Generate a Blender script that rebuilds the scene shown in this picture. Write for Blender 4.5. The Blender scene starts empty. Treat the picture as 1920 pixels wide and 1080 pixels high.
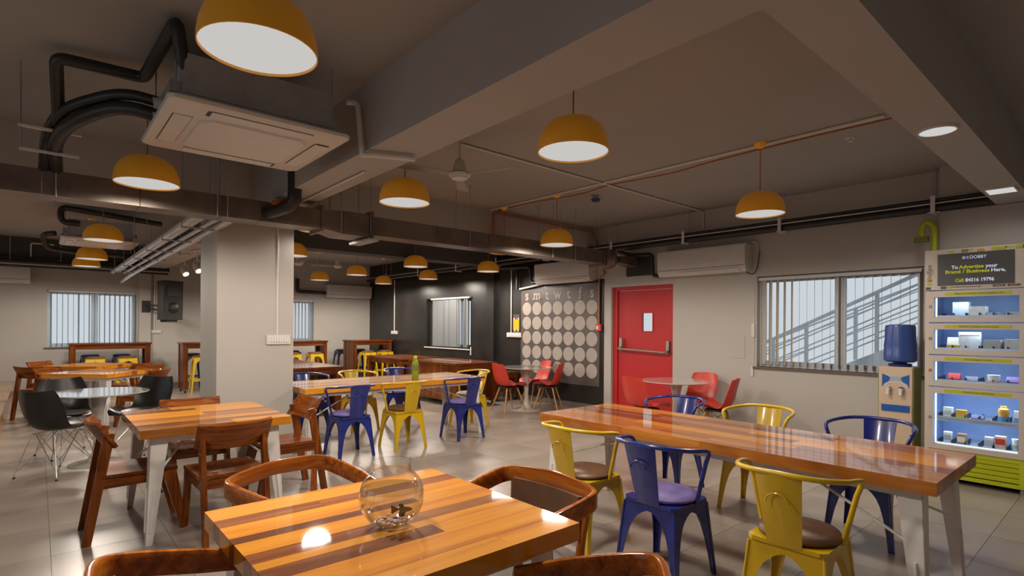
import bpy, bmesh, math, random
from mathutils import Vector, Matrix, Euler
random.seed(7)
PI = math.pi
SC = bpy.context.scene
COL = SC.collection

# ------------------------------------------------------------------ camera, sky, exposure
cd = bpy.data.cameras.new('camera'); cam = bpy.data.objects.new('camera', cd); COL.objects.link(cam)
cd.sensor_fit = 'HORIZONTAL'; cd.sensor_width = 36.0
cd.lens = 36.0*1029/1920
cd.shift_y = 71.0/1920
cd.clip_start = 0.05; cd.clip_end = 200
cam.matrix_world = Matrix.Translation((0, 0, 1.45)) @ Matrix.Rotation(-math.radians(40.86), 4, 'Z') @ Matrix.Rotation(PI/2, 4, 'X') @ Matrix.Rotation(0.00625, 4, 'Z')
SC.camera = cam
W = bpy.data.worlds.new('World'); SC.world = W; W.use_nodes = True
bg = W.node_tree.nodes['Background']; bg.inputs[0].default_value = (0.94, 0.97, 1.0, 1); bg.inputs[1].default_value = 0.70
SC.view_settings.view_transform = 'Standard'; SC.view_settings.look = 'None'
SC.view_settings.gamma = 1.0; SC.view_settings.use_curve_mapping = False
SC.view_settings.exposure = 0.0
LAMP_W = 138.0; LAMP_COL = (1.0, 0.88, 0.755)

# ------------------------------------------------------------------ materials
MATS = {}
def srgb(r, g, b):
    f = lambda c: (c/255/12.92) if c/255 <= 0.04045 else ((c/255+0.055)/1.055)**2.4
    return (f(r), f(g), f(b), 1)
def mat(name, col, rough=0.5, metal=0.0, var=0.08, scale=6.0, bump=0.0, bscale=None, coat=0.0, spec=0.5, emit=0.0, transl=0.0):
    if name in MATS: return MATS[name]
    m = bpy.data.materials.new(name); m.use_nodes = True
    nt = m.node_tree; N = nt.nodes; L = nt.links; b = N['Principled BSDF']
    c = col if len(col) == 4 else tuple(col)+(1,)
    tc = N.new('ShaderNodeTexCoord'); no = N.new('ShaderNodeTexNoise')
    no.inputs['Scale'].default_value = scale; no.inputs['Detail'].default_value = 4
    L.new(tc.outputs['Object'], no.inputs['Vector'])
    rp = N.new('ShaderNodeValToRGB')
    rp.color_ramp.elements[0].color = tuple(max(0, x*(1-var)) for x in c[:3])+(1,)
    rp.color_ramp.elements[1].color = tuple(min(1, x*(1+var)) for x in c[:3])+(1,)
    rp.color_ramp.elements[0].position = 0.3; rp.color_ramp.elements[1].position = 0.7
    L.new(no.outputs['Fac'], rp.inputs['Fac']); L.new(rp.outputs['Color'], b.inputs['Base Color'])
    b.inputs['Roughness'].default_value = rough; b.inputs['Metallic'].default_value = metal
    b.inputs['Specular IOR Level'].default_value = spec
    if coat: b.inputs['Coat Weight'].default_value = coat; b.inputs['Coat Roughness'].default_value = 0.08
    if emit:
        b.inputs['Emission Color'].default_value = c; b.inputs['Emission Strength'].default_value = emit
    if transl:
        t = N.new('ShaderNodeBsdfTranslucent'); t.inputs[0].default_value = c
        mx = N.new('ShaderNodeMixShader'); mx.inputs[0].default_value = transl
        L.new(b.outputs[0], mx.inputs[1]); L.new(t.outputs[0], mx.inputs[2]); L.new(mx.outputs[0], N['Material Output'].inputs[0])
    if bump:
        n2 = N.new('ShaderNodeTexNoise'); n2.inputs['Scale'].default_value = bscale or scale*6; n2.inputs['Detail'].default_value = 3
        L.new(tc.outputs['Object'], n2.inputs['Vector'])
        bp = N.new('ShaderNodeBump'); bp.inputs['Strength'].default_value = bump; bp.inputs['Distance'].default_value = 0.01
        L.new(n2.outputs['Fac'], bp.inputs['Height']); L.new(bp.outputs[0], b.inputs['Normal'])
    MATS[name] = m; return m
def wood(name, dark, mid, light, axis='X', rough=0.3, coat=0.6, freq=14.0, jitter=0.25):
    if name in MATS: return MATS[name]
    m = bpy.data.materials.new(name); m.use_nodes = True
    nt = m.node_tree; N = nt.nodes; L = nt.links; b = N['Principled BSDF']
    tc = N.new('ShaderNodeTexCoord'); oi = N.new('ShaderNodeObjectInfo')
    ad = N.new('ShaderNodeVectorMath'); ad.operation = 'MULTIPLY_ADD'
    cb = N.new('ShaderNodeCombineXYZ')
    for i in range(3): L.new(oi.outputs['Random'], cb.inputs[i])
    L.new(cb.outputs[0], ad.inputs[0]); ad.inputs[1].default_value = (7.1, 5.3, 9.7); L.new(tc.outputs['Object'], ad.inputs[2])
    mp = N.new('ShaderNodeMapping')
    s = {'X': (0.9, freq, freq), 'Y': (freq, 0.9, freq), 'Z': (freq, freq, 0.9)}[axis]
    mp.inputs['Scale'].default_value = s; L.new(ad.outputs[0], mp.inputs['Vector'])
    no = N.new('ShaderNodeTexNoise'); no.inputs['Scale'].default_value = 1.0; no.inputs['Detail'].default_value = 7
    no.inputs['Roughness'].default_value = 0.62; no.inputs['Distortion'].default_value = 0.7
    L.new(mp.outputs[0], no.inputs['Vector'])
    rp = N.new('ShaderNodeValToRGB'); e = rp.color_ramp.elements
    e[0].position = 0.28; e[0].color = dark; e[1].position = 0.72; e[1].color = light
    k = e.new(0.5); k.color = mid
    L.new(no.outputs['Fac'], rp.inputs['Fac'])
    hs = N.new('ShaderNodeHueSaturation'); mr = N.new('ShaderNodeMapRange')
    mr.inputs['To Min'].default_value = 1-jitter; mr.inputs['To Max'].default_value = 1+jitter
    L.new(oi.outputs['Random'], mr.inputs['Value']); L.new(mr.outputs[0], hs.inputs['Value']); L.new(rp.outputs[0], hs.inputs['Color'])
    L.new(hs.outputs[0], b.inputs['Base Color'])
    b.inputs['Roughness'].default_value = rough
    if coat: b.inputs['Coat Weight'].default_value = coat; b.inputs['Coat Roughness'].default_value = 0.05; b.inputs['Coat IOR'].default_value = 1.5
    b.inputs['Specular IOR Level'].default_value = 0.06
    bp = N.new('ShaderNodeBump'); bp.inputs['Strength'].default_value = 0.06; bp.inputs['Distance'].default_value = 0.004
    L.new(no.outputs['Fac'], bp.inputs['Height']); L.new(bp.outputs[0], b.inputs['Normal'])
    MATS[name] = m; return m
def thin_glass(name, tint=(0.95, 0.98, 1.0, 1), gloss=0.12):
    if name in MATS: return MATS[name]
    m = bpy.data.materials.new(name); m.use_nodes = True
    nt = m.node_tree; N = nt.nodes; L = nt.links; N.remove(N['Principled BSDF'])
    t = N.new('ShaderNodeBsdfTransparent'); t.inputs[0].default_value = tint
    g = N.new('ShaderNodeBsdfGlossy'); g.inputs['Roughness'].default_value = 0.02
    lw = N.new('ShaderNodeLayerWeight'); lw.inputs['Blend'].default_value = gloss
    mx = N.new('ShaderNodeMixShader'); L.new(lw.outputs['Fresnel'], mx.inputs[0])
    L.new(t.outputs[0], mx.inputs[1]); L.new(g.outputs[0], mx.inputs[2]); L.new(mx.outputs[0], N['Material Output'].inputs[0])
    MATS[name] = m; return m
def emitter(name, col, strength):
    if name in MATS: return MATS[name]
    m = bpy.data.materials.new(name); m.use_nodes = True
    nt = m.node_tree; N = nt.nodes; N.remove(N['Principled BSDF'])
    e = N.new('ShaderNodeEmission'); e.inputs[0].default_value = col if len(col) == 4 else tuple(col)+(1,); e.inputs[1].default_value = strength
    nt.links.new(e.outputs[0], N['Material Output'].inputs[0]); MATS[name] = m; return m

M_wall = mat('wall_paint', (0.455, 0.425, 0.39), 0.75, var=0.03, scale=1.3, bump=0.03, bscale=60)
M_ceil = mat('ceiling_paint', (0.34, 0.325, 0.305), 0.85, var=0.03, scale=1.1, bump=0.03, bscale=50)
M_beam = mat('beam_paint', (0.40, 0.385, 0.37), 0.8, var=0.03, scale=1.5, bump=0.03, bscale=50)
M_black = mat('black_wall_paint', (0.020, 0.018, 0.017), 0.28, var=0.3, scale=2.2, bump=0.05, bscale=9, spec=0.5)
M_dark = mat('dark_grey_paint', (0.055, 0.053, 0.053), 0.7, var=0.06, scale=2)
M_tile = mat('floor_tile_stone', (0.325, 0.272, 0.23), 0.30, var=0.16, scale=1.4, bump=0.02, bscale=25)
M_grout = mat('grout', (0.16, 0.14, 0.12), 0.8)
M_skirt = mat('skirting_stone', (0.16, 0.14, 0.125), 0.4, var=0.15)
M_white = mat('white_plastic', (0.62, 0.60, 0.57), 0.4, var=0.03)
M_whitemetal = mat('white_metal', (0.72, 0.69, 0.66), 0.35, var=0.05, scale=8)
M_alu = mat('aluminium', (0.58, 0.63, 0.68), 0.35, 0.0, var=0.05)
M_orange_glow = mat('orange_enamel_glow', (0.85, 0.37, 0.022), 0.38, var=0.05, coat=0.2, emit=0.05)  # slight emission puts a warm lamp glow into the shade and canopy colour
M_ocable = mat('orange_cable', (0.42, 0.13, 0.02), 0.5)
M_glow = emitter('lamp_glow', (1.0, 0.97, 0.93), 0.58)
M_glow2 = emitter('panel_light_glow', (1.0, 0.98, 0.95), 0.62)
M_duct = mat('dark_duct_metal', (0.19, 0.155, 0.13), 0.36, 0.5, var=0.25, scale=4, bump=0.03, bscale=5)
M_pipeblk = mat('black_pipe_foam', (0.022, 0.019, 0.018), 0.38, var=0.2, scale=10, bump=0.1, bscale=20)
M_silver = mat('silver_foil', (0.62, 0.64, 0.66), 0.32, 0.45, var=0.15, scale=12, bump=0.12, bscale=30)
M_galv = mat('galvanised_steel', (0.36, 0.37, 0.38), 0.45, 0.4, var=0.12, scale=5)
M_chrome = mat('chrome_wire', (0.62, 0.60, 0.57), 0.18, 0.95, var=0.03)
M_yel = mat('yellow_enamel', (0.62, 0.40, 0.006), 0.30, var=0.06, scale=9, coat=0.3)
M_blue = mat('blue_enamel', (0.012, 0.024, 0.20), 0.27, var=0.3, scale=14, coat=0.35)
M_navy = mat('navy_enamel', (0.02, 0.024, 0.06), 0.35, var=0.2)
M_brownc = mat('brown_leather', (0.135, 0.068, 0.036), 0.42, var=0.15, scale=14, bump=0.06, bscale=90)
M_lilac = mat('lilac_fabric', (0.20, 0.16, 0.42), 0.6, var=0.12, scale=18, bump=0.06, bscale=120)
M_cream = mat('cream_fabric', (0.42, 0.35, 0.29), 0.6, var=0.1)
M_red = mat('red_door_paint', (0.46, 0.018, 0.020), 0.42, var=0.06, scale=2)
M_redp = mat('red_plastic', (0.58, 0.045, 0.028), 0.38, var=0.04)
M_blkp = mat('black_plastic', (0.018, 0.016, 0.015), 0.33, var=0.1)
M_dowel = mat('pale_dowel_wood', (0.50, 0.25, 0.08), 0.45, var=0.15, scale=20)
M_tulip = mat('white_gloss_top', (0.55, 0.515, 0.475), 0.10, var=0.02, coat=1.0)
M_glass = thin_glass('window_glass')
M_slat = mat('blind_fabric', (0.70, 0.63, 0.56), 0.8, var=0.05, scale=40, transl=0.45)
M_greyblind = mat('grey_blind_fabric', (0.27, 0.29, 0.305), 0.8, var=0.05, scale=40, transl=0.3)
M_charcoal = mat('charcoal_plastic', (0.03, 0.027, 0.026), 0.55, var=0.1)
M_green = mat('lime_green', (0.42, 0.46, 0.008), 0.45, var=0.04)
M_olive = mat('olive_green', (0.17, 0.19, 0.03), 0.5, var=0.05)
M_greige = mat('greige_panel', (0.52, 0.455, 0.40), 0.45, var=0.03)
M_cyan = mat('bright_blue_plastic', (0.008, 0.09, 0.36), 0.35)
M_rubber = mat('black_rubber', (0.012, 0.012, 0.012), 0.7)
WD = lambda a: wood('sheesham_dark_'+a, srgb(78, 36, 10), srgb(126, 66, 20), srgb(170, 98, 32), a, coat=0.85, freq=11, rough=0.45)
WM = lambda a: wood('sheesham_mid_'+a, srgb(112, 60, 20), srgb(162, 98, 38), srgb(194, 130, 58), a, coat=0.85, freq=11, rough=0.45)
WL = lambda a: wood('sheesham_light_'+a, srgb(176, 100, 18), srgb(214, 138, 24), srgb(222, 154, 40), a, coat=0.85, jitter=0.10, freq=11, rough=0.45)
WC = lambda a: wood('chair_wood_'+a, srgb(66, 31, 10), srgb(118, 61, 20), srgb(154, 88, 34), a, rough=0.35, coat=0.35, freq=22, jitter=0.12)
WB = lambda a: wood('bar_wood_'+a, srgb(62, 29, 11), srgb(106, 54, 21), srgb(138, 78, 34), a, rough=0.35, coat=0.5, freq=16, jitter=0.15)
WR = lambda a: wood('bent_wood_'+a, srgb(100, 48, 14), srgb(160, 86, 26), srgb(192, 116, 42), a, rough=0.25, coat=0.7, freq=26, jitter=0.1)

# ------------------------------------------------------------------ mesh helpers
def V(*a): return Vector(a)
def spline(pts, n=4, closed=False):
    P = [Vector(p) for p in pts]; out = []; m = len(P)
    for i in range(m if closed else m-1):
        p0 = P[(i-1) % m] if (closed or i > 0) else P[0]*2-P[1]
        p1 = P[i]; p2 = P[(i+1) % m]
        p3 = P[(i+2) % m] if (closed or i+2 < m) else P[-1]*2-P[-2]
        for k in range(n):
            t = k/n
            out.append(0.5*((2*p1)+(p2-p0)*t+(2*p0-5*p1+4*p2-p3)*t*t+(3*p1-p0-3*p2+p3)*t**3))
    if not closed: out.append(P[-1].copy())
    return out
def fillet(pts, r, n=5):
    P = [Vector(p) for p in pts]; out = [P[0]]
    for i in range(1, len(P)-1):
        a = P[i-1]-P[i]; b = P[i+1]-P[i]
        d = min(r, a.length*0.49, b.length*0.49)
        s = P[i]+a.normalized()*d; e = P[i]+b.normalized()*d
        for k in range(n+1):
            t = k/n; out.append(s*(1-t)**2+P[i]*2*t*(1-t)+e*t*t)
    out.append(P[-1]); return out
class B:
    def __init__(s): s.bm = bmesh.new()
    def box(s, x0, x1, y0, y1, z0, z1, M=None):
        vs = [s.bm.verts.new(p) for p in ((x0,y0,z0),(x1,y0,z0),(x1,y1,z0),(x0,y1,z0),(x0,y0,z1),(x1,y0,z1),(x1,y1,z1),(x0,y1,z1))]
        for f in ((3,2,1,0),(4,5,6,7),(0,1,5,4),(1,2,6,5),(2,3,7,6),(3,0,4,7)): s.bm.faces.new([vs[i] for i in f])
        if M is not None:
            for v in vs: v.co = M @ v.co
        return s
    def hexa(s, bot, top):
        vs = [s.bm.verts.new(p) for p in list(bot)+list(top)]
        for f in ((3,2,1,0),(4,5,6,7),(0,1,5,4),(1,2,6,5),(2,3,7,6),(3,0,4,7)): s.bm.faces.new([vs[i] for i in f])
        return s
    def bar(s, p, q, w, h, w2=None, h2=None, up=(0,0,1)):
        p, q = Vector(p), Vector(q); t = (q-p).normalized(); u = Vector(up)
        if abs(t.dot(u)) > 0.99: u = Vector((0,1,0))
        a = t.cross(u).normalized(); c = a.cross(t).normalized()
        w2 = w if w2 is None else w2; h2 = h if h2 is None else h2
        f = lambda o, w, h: [o-a*w/2-c*h/2, o+a*w/2-c*h/2, o+a*w/2+c*h/2, o-a*w/2+c*h/2]
        return s.hexa(f(p, w, h), f(q, w2, h2))
    def ring(s, pts): return [s.bm.verts.new(p) for p in pts]
    def loft(s, rings, closed=False, caps=True, wrap=True):
        R = [s.ring(r) for r in rings]; n = len(R[0]); m = len(R)
        for i in range(m if closed else m-1):
            a, b = R[i], R[(i+1) % m]
            for k in range(n if wrap else n-1):
                try: s.bm.faces.new((a[k], a[(k+1) % n], b[(k+1) % n], b[k]))
                except ValueError: pass
        if caps and not closed and wrap:
            s.bm.faces.new(R[0][::-1]); s.bm.faces.new(R[-1])
        return s
    def cyl(s, p, q, r, r2=None, n=12):
        p, q = Vector(p), Vector(q); t = (q-p).normalized()
        u = Vector((0,0,1)) if abs(t.z) < 0.9 else Vector((1,0,0))
        a = t.cross(u).normalized(); c = t.cross(a).normalized(); r2 = r if r2 is None else r2
        f = lambda o, r: [o+a*math.cos(2*PI*k/n)*r+c*math.sin(2*PI*k/n)*r for k in range(n)]
        return s.loft([f(p, r), f(q, r2)])
    def tube(s, pts, r, n=8, closed=False):
        P = [Vector(p) for p in pts]; m = len(P); T = []
        for i in range(m):
            if closed: t = P[(i+1) % m]-P[i-1]
            else: t = P[min(i+1, m-1)]-P[max(i-1, 0)]
            T.append(t.normalized())
        u = Vector((0,0,1)) if abs(T[0].z) < 0.9 else Vector((1,0,0))
        a = T[0].cross(u).normalized(); rings = []
        for i in range(m):
            a = (a-T[i]*a.dot(T[i])).normalized(); c = T[i].cross(a)
            rr = r[i] if isinstance(r, (list, tuple)) else r
            rings.append([P[i]+a*math.cos(2*PI*k/n)*rr+c*math.sin(2*PI*k/n)*rr for k in range(n)])
        return s.loft(rings, closed=closed)
    def sweep(s, pts, prof, up=(0,0,1), closed=False):
        P = [Vector(p) for p in pts]; m = len(P); rings = []; u0 = Vector(up)
        for i in range(m):
            if closed: t = (P[(i+1) % m]-P[i-1]).normalized()
            else: t = (P[min(i+1, m-1)]-P[max(i-1, 0)]).normalized()
            a = t.cross(u0).normalized(); c = a.cross(t)
            pr = prof(i/(m-1)) if callable(prof) else prof
            rings.append([P[i]+a*x+c*y for x, y in pr])
        return s.loft(rings, closed=closed)
    def lathe(s, prof, n=24, o=(0,0,0), caps=True):
        o = Vector(o); rings = [[o+Vector((max(r, 1e-4)*math.cos(2*PI*k/n), max(r, 1e-4)*math.sin(2*PI*k/n), z)) for k in range(n)] for r, z in prof]
        return s.loft(rings, caps=caps)
    def prism(s, poly, d):
        P = [Vector(p) for p in poly]; d = Vector(d)
        return s.loft([P, [p+d for p in P]])
    def surf(s, f, nu, nv, th):
        g = [[Vector(f(i/nu, j/nv)) for i in range(nu+1)] for j in range(nv+1)]
        nr = []
        for j in range(nv+1):
            row = []
            for i in range(nu+1):
                du = g[j][min(i+1, nu)]-g[j][max(i-1, 0)]; dv = g[min(j+1, nv)][i]-g[max(j-1, 0)][i]
                row.append(du.cross(dv).normalized())
            nr.append(row)
        A = [[s.bm.verts.new(g[j][i]) for i in range(nu+1)] for j in range(nv+1)]
        C = [[s.bm.verts.new(g[j][i]-nr[j][i]*th) for i in range(nu+1)] for j in range(nv+1)]
        F = s.bm.faces.new
        for j in range(nv):
            for i in range(nu):
                F((A[j][i], A[j][i+1], A[j+1][i+1], A[j+1][i])); F((C[j][i], C[j+1][i], C[j+1][i+1], C[j][i+1]))
        for i in range(nu):
            F((A[0][i+1], A[0][i], C[0][i], C[0][i+1])); F((A[nv][i], A[nv][i+1], C[nv][i+1], C[nv][i]))
        for j in range(nv):
            F((A[j][0], A[j+1][0], C[j+1][0], C[j][0])); F((A[j+1][nu], A[j][nu], C[j][nu], C[j+1][nu]))
        return s
    def mesh(s, name, m, smooth=40, bevel=0.0, seg=1):
        if bevel:
            es = [e for e in s.bm.edges if len(e.link_faces) == 2 and e.calc_face_angle(0) > 0.6]
            bmesh.ops.bevel(s.bm, geom=es, offset=bevel, segments=seg, affect='EDGES', profile=0.6)
        bmesh.ops.recalc_face_normals(s.bm, faces=s.bm.faces[:])
        me = bpy.data.meshes.new(name); s.bm.to_mesh(me); s.bm.free()
        if smooth:
            me.polygons.foreach_set('use_smooth', [True]*len(me.polygons))
            me.set_sharp_from_angle(angle=math.radians(smooth))
        me.materials.append(m); return me
    def build(s, name, m, parent=None, smooth=40, bevel=0.0, seg=1, loc=None, rotz=None):
        o = bpy.data.objects.new(name, s.mesh(name, m, smooth, bevel, seg)); COL.objects.link(o)
        if parent is not None: o.parent = parent
        if loc is not None: o.location = loc
        if rotz is not None: o.rotation_euler = (0, 0, rotz)
        return o
def tag(o, label=None, cat=None, group=None, kind=None):
    if label: o['label'] = label
    if cat: o['category'] = cat
    if group: o['group'] = group
    if kind: o['kind'] = kind
    return o
def thing(name, label, cat, loc=(0,0,0), rotz=0.0, group=None):
    o = bpy.data.objects.new(name, None); COL.objects.link(o); o.empty_display_size = 0.1
    o.location = loc; o.rotation_euler = (0, 0, rotz)
    return tag(o, label, cat, group)
def struct(name, b, m, label=None, parent=None, **k):
    o = b.build(name, m, parent, **k)
    if parent is None: o['kind'] = 'structure'
    if label: o['label'] = label
    return o
def copy_tree(o, parent=None):
    c = o.copy(); COL.objects.link(c)
    if parent is not None: c.parent = parent
    for ch in o.children: copy_tree(ch, c)
    return c
PROTO = {}
def place(key, maker, label, loc, rotz, group=None):
    if key not in PROTO: t = maker(); PROTO[key] = t
    else: t = copy_tree(PROTO[key])
    t.location = loc; t.rotation_euler = (0, 0, rotz); t['label'] = label
    if group: t['group'] = group
    return t
def text(s, size, loc, mt, parent=None, facing='X', name='lettering', align='CENTER', rot=0.0, ext=0.0008, bold=0.0, sx=1.0):
    cu = bpy.data.curves.new('t', 'FONT'); cu.body = s; cu.size = size; cu.align_x = align; cu.align_y = 'CENTER'; cu.extrude = ext; cu.offset = bold
    cu.resolution_u = 3
    ob = bpy.data.objects.new('t', cu); COL.objects.link(ob)
    bpy.context.view_layer.update()
    me = bpy.data.meshes.new_from_object(ob.evaluated_get(bpy.context.evaluated_depsgraph_get()))
    bpy.data.objects.remove(ob); bpy.data.curves.remove(cu)
    me.materials.clear(); me.materials.append(mt)
    R = Matrix(((0,0,-1),(-1,0,0),(0,1,0))) if facing == 'X' else Matrix(((1,0,0),(0,0,-1),(0,1,0)))
    M = R.to_4x4() @ Matrix.Rotation(rot, 4, 'Z') @ Matrix.Diagonal((sx, 1, 1, 1))
    me.transform(M)
    o = bpy.data.objects.new(name, me); COL.objects.link(o); o.location = loc
    if parent is not None: o.parent = parent
    return o
# ------------------------------------------------------------------ the room shell
XW, YB, XL, YF, ZC, ZS = 7.26, 14.68, -4.0, -2.0, 3.13, 2.66
def wall_boxes(b, axis, p0, p1, a0, a1, z0, z1, holes):
    cuts = sorted({a0, a1, *[h[0] for h in holes], *[h[1] for h in holes]})
    for u, v in zip(cuts[:-1], cuts[1:]):
        hs = [h for h in holes if h[0] <= u+1e-6 and h[1] >= v-1e-6]
        spans = [(z0, z1)]
        for h in hs:
            n = []
            for s, e in spans:
                if h[2] > s: n.append((s, min(e, h[2])))
                if h[3] < e: n.append((max(s, h[3]), e))
            spans = n
        for s, e in spans:
            if axis == 'X': b.box(p0, p1, u, v, s, e)
            else: b.box(u, v, p0, p1, s, e)
    return b
DOOR = (4.68, 5.85, 0.0, 2.10); WIN_R = (1.58, 3.40, 0.93, 2.125); WIN_K = (9.79, 11.62, 0.93, 2.09)
WIN_B1 = (0.15, 1.66, 0.95, 2.13); WIN_B2 = (4.10, 5.63, 1.0, 2.10)
struct('wall_right', wall_boxes(B(), 'X', XW, XW+0.2, YF, 6.0, 0, ZC, [DOOR, WIN_R]).box(XW, XW+0.2, 6.0, 6.2, 2.26, ZC), M_wall, 'off-white painted wall with the red door and window')
struct('wall_right_black', wall_boxes(B(), 'X', XW, XW+0.2, 6.0, YB, 0, ZC, [WIN_K, (6.0, 6.2, 2.26, ZC)]), M_black, 'glossy black painted wall with the circle calendar')
struct('wall_back', wall_boxes(B(), 'Y', YB, YB+0.2, XL, XW+0.2, 0, ZC, [WIN_B1, WIN_B2]), M_wall, 'off-white far wall behind the bar tables')
LW = [(-1.4, 1.6, 0.35, 2.6), (2.0, 5.0, 0.35, 2.6), (7.5, 10.5, 0.5, 2.6), (11.0, 14.0, 0.5, 2.6)]  # unseen windows suggested by bluish daylight, enlarged to add soft fill
struct('wall_left', wall_boxes(B(), 'X', XL-0.2, XL, YF, YB, 0, ZC, LW), M_wall)
struct('wall_front', B().box(XL, XW+0.2, YF-0.2, YF, 0, ZC), M_wall)
struct('ceiling', B().box(XL-0.2, XW+0.2, YF-0.2, YB+0.2, ZC, ZC+0.15), M_ceil, 'plain painted concrete ceiling slab')
FX, FY, FT = 0.07, 0.71, 0.624
floor = struct('floor', B().box(XL, XW, YF, YB, -0.15, -0.003), M_grout, 'floor of large grey-brown stone tiles')
SY, CYW = math.sin(math.radians(40.86)), math.cos(math.radians(40.86))
cells = []
i0, i1 = math.floor((XL-FX)/FT), math.ceil((XW-FX)/FT); j0, j1 = math.floor((YF-FY)/FT), math.ceil((YB-FY)/FT)
for i in range(i0, i1):
    for j in range(j0, j1):
        x0, x1, y0, y1 = FX+i*FT, FX+(i+1)*FT, FY+j*FT, FY+(j+1)*FT
        cx, cy = (x0+x1)/2, (y0+y1)/2; d = SY*cx+CYW*cy; l = CYW*cx-SY*cy
        inside = x0 >= XL and x1 <= XW and y0 >= YF and y1 <= YB
        vis = d > 1.2 and abs(l/d) < 1.05 and inside
        cells.append((0 if vis else 1, d if d > 0 else 99-d, x0, x1, y0, y1))
cells.sort()
TILE = B().box(-FT/2+0.0015, FT/2-0.0015, -FT/2+0.0015, FT/2-0.0015, -0.010, 0.0).mesh('tile', M_tile, smooth=0, bevel=0.0012)
rest = B()
for n, (nv, d, x0, x1, y0, y1) in enumerate(cells):
    if n < 298 and nv == 0:
        o = bpy.data.objects.new('tile', TILE); COL.objects.link(o); o.parent = floor; o.location = ((x0+x1)/2, (y0+y1)/2, random.uniform(-0.0004, 0.0))
    else:
        X0, X1, Y0, Y1 = max(x0+0.0015, XL), min(x1-0.0015, XW), max(y0+0.0015, YF), min(y1-0.0015, YB)
        if X1 > X0 and Y1 > Y0: rest.box(X0, X1, Y0, Y1, -0.010, -0.0002)
tag(rest.build('tile', M_tile, floor, smooth=0), kind='stuff')

# beams, column, pilasters
struct('trim_1', B().box(1.72, 2.08, 0.96, 6.2, ZS, ZC), M_beam, 'deep ceiling beam running from the column toward the camera')
struct('trim_2', B().box(XL, 2.15, 6.2, 6.93, ZS, ZC).box(2.15, XW, 6.2, 6.93, ZS+0.006, ZC), M_wall, 'cross beam above the duct')
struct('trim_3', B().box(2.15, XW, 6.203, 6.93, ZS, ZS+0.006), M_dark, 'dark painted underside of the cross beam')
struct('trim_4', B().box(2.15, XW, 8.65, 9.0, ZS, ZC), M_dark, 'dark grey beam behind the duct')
struct('trim_5', B().box(1.77, 2.15, 6.93, 14.38, ZS, ZC), M_beam)
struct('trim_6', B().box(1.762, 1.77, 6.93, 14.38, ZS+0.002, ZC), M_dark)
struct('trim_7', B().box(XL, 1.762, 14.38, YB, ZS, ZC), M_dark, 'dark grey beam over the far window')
struct('trim_8', B().box(XL, XW, 0.70, 0.96, ZS, ZC), M_beam, 'ceiling beam with the round light on its underside')
struct('wall_column', B().box(1.38, 2.148, 6.188, 6.925, 0, ZC-0.001), M_wall, 'square off-white column', bevel=0.006)
struct('trim_9', B().box(7.12, XW, 0.2, 1.42, 0, ZC), M_wall, 'pale pilaster behind the vending machine')
struct('trim_10', B().box(7.17, XW, 8.88, 9.12, 0, ZC), M_black, 'black pilaster on the black wall')
struct('trim_11', B().box(1.70, 1.92, 14.58, YB, 0, ZS), M_wall)
struct('floor_platform', B().box(XL, -0.335, 7.6, YB, 0, 0.30), wood('platform_wood', srgb(150, 112, 78), srgb(182, 146, 110), srgb(200, 168, 134), 'Y', rough=0.3), 'low wooden platform along the left side')

# skirting: stone pieces along the walls
for nm, y0, y1, x in (('baseboard_right', 6.0, YB, XW), ('baseboard_right_white', 3.2, 4.66, XW)):
    bb = struct(nm, B().box(x-0.012, x, y0, y1, 0, 0.098), M_grout)
    y = y0
    while y < y1-0.05:
        B().box(x-0.020, x-0.012, y+0.001, min(y+0.6, y1)-0.001, 0.001, 0.100).build('skirting_tile', M_skirt, bb, smooth=0, bevel=0.001); y += 0.6
bb = struct('baseboard_back', B().box(XL, XW, YB-0.012, YB, 0, 0.098), M_grout)
x = -0.3
while x < XW-0.1:
    B().box(x+0.001, min(x+0.6, XW-0.02)-0.001, YB-0.020, YB-0.012, 0.001, 0.100).build('skirting_tile', M_skirt, bb, smooth=0, bevel=0.001); x += 0.6

# windows
def window(n, axis, pos, a0, a1, z0, z1, mull, label, fm=None, depth=0.05, fw=0.05):
    fm = fm or M_alu; b = B()
    def bx(b, u0, u1, s, e, d0, d1):
        if axis == 'X': b.box(d0, d1, u0, u1, s, e)
        else: b.box(u0, u1, d0, d1, s, e)
        return b
    d0, d1 = pos, pos+depth
    bx(b, a0, a1, z0, z0+fw, d0, d1); bx(b, a0, a1, z1-fw, z1, d0, d1)
    bx(b, a0, a0+fw, z0+fw, z1-fw, d0, d1); bx(b, a1-fw, a1, z0+fw, z1-fw, d0, d1)
    w = struct('window_%d' % n, b, fm, label, smooth=0)
    es = [a0+fw]+list(mull)+[a1-fw]
    for m in mull: bx(B(), m-0.035, m+0.035, z0+fw, z1-fw, d0-0.01, d1-0.012).build('mullion', fm, w, smooth=0)
    for k in range(len(es)-1):
        u, v = es[k]+(0.035 if k else 0), es[k+1]-(0.035 if k < len(es)-2 else 0)
        bx(B(), u, v, z0+fw, z1-fw, d0+0.02, d0+0.026).build('pane', M_glass, w, smooth=0)
        bx(bx(bx(bx(B(), u, v, z0+fw, z0+fw+0.03, d0+0.008, d0+0.04), u, v, z1-fw-0.03, z1-fw, d0+0.008, d0+0.04), u, u+0.025, z0+fw+0.03, z1-fw-0.03, d0+0.008, d0+0.04), v-0.025, v, z0+fw+0.03, z1-fw-0.03, d0+0.008, d0+0.04).build('sash', fm, w, smooth=0)
    return w
M_winblue = mat('pale_blue_frame', (0.46, 0.57, 0.66), 0.45, var=0.04)
window(1, 'X', XW+0.09, *WIN_R, [2.43], 'aluminium sliding window showing the outside stair rail')
window(2, 'X', XW+0.09, *WIN_K, [10.7], 'window in the black wall behind a closed blind', M_charcoal)
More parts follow.
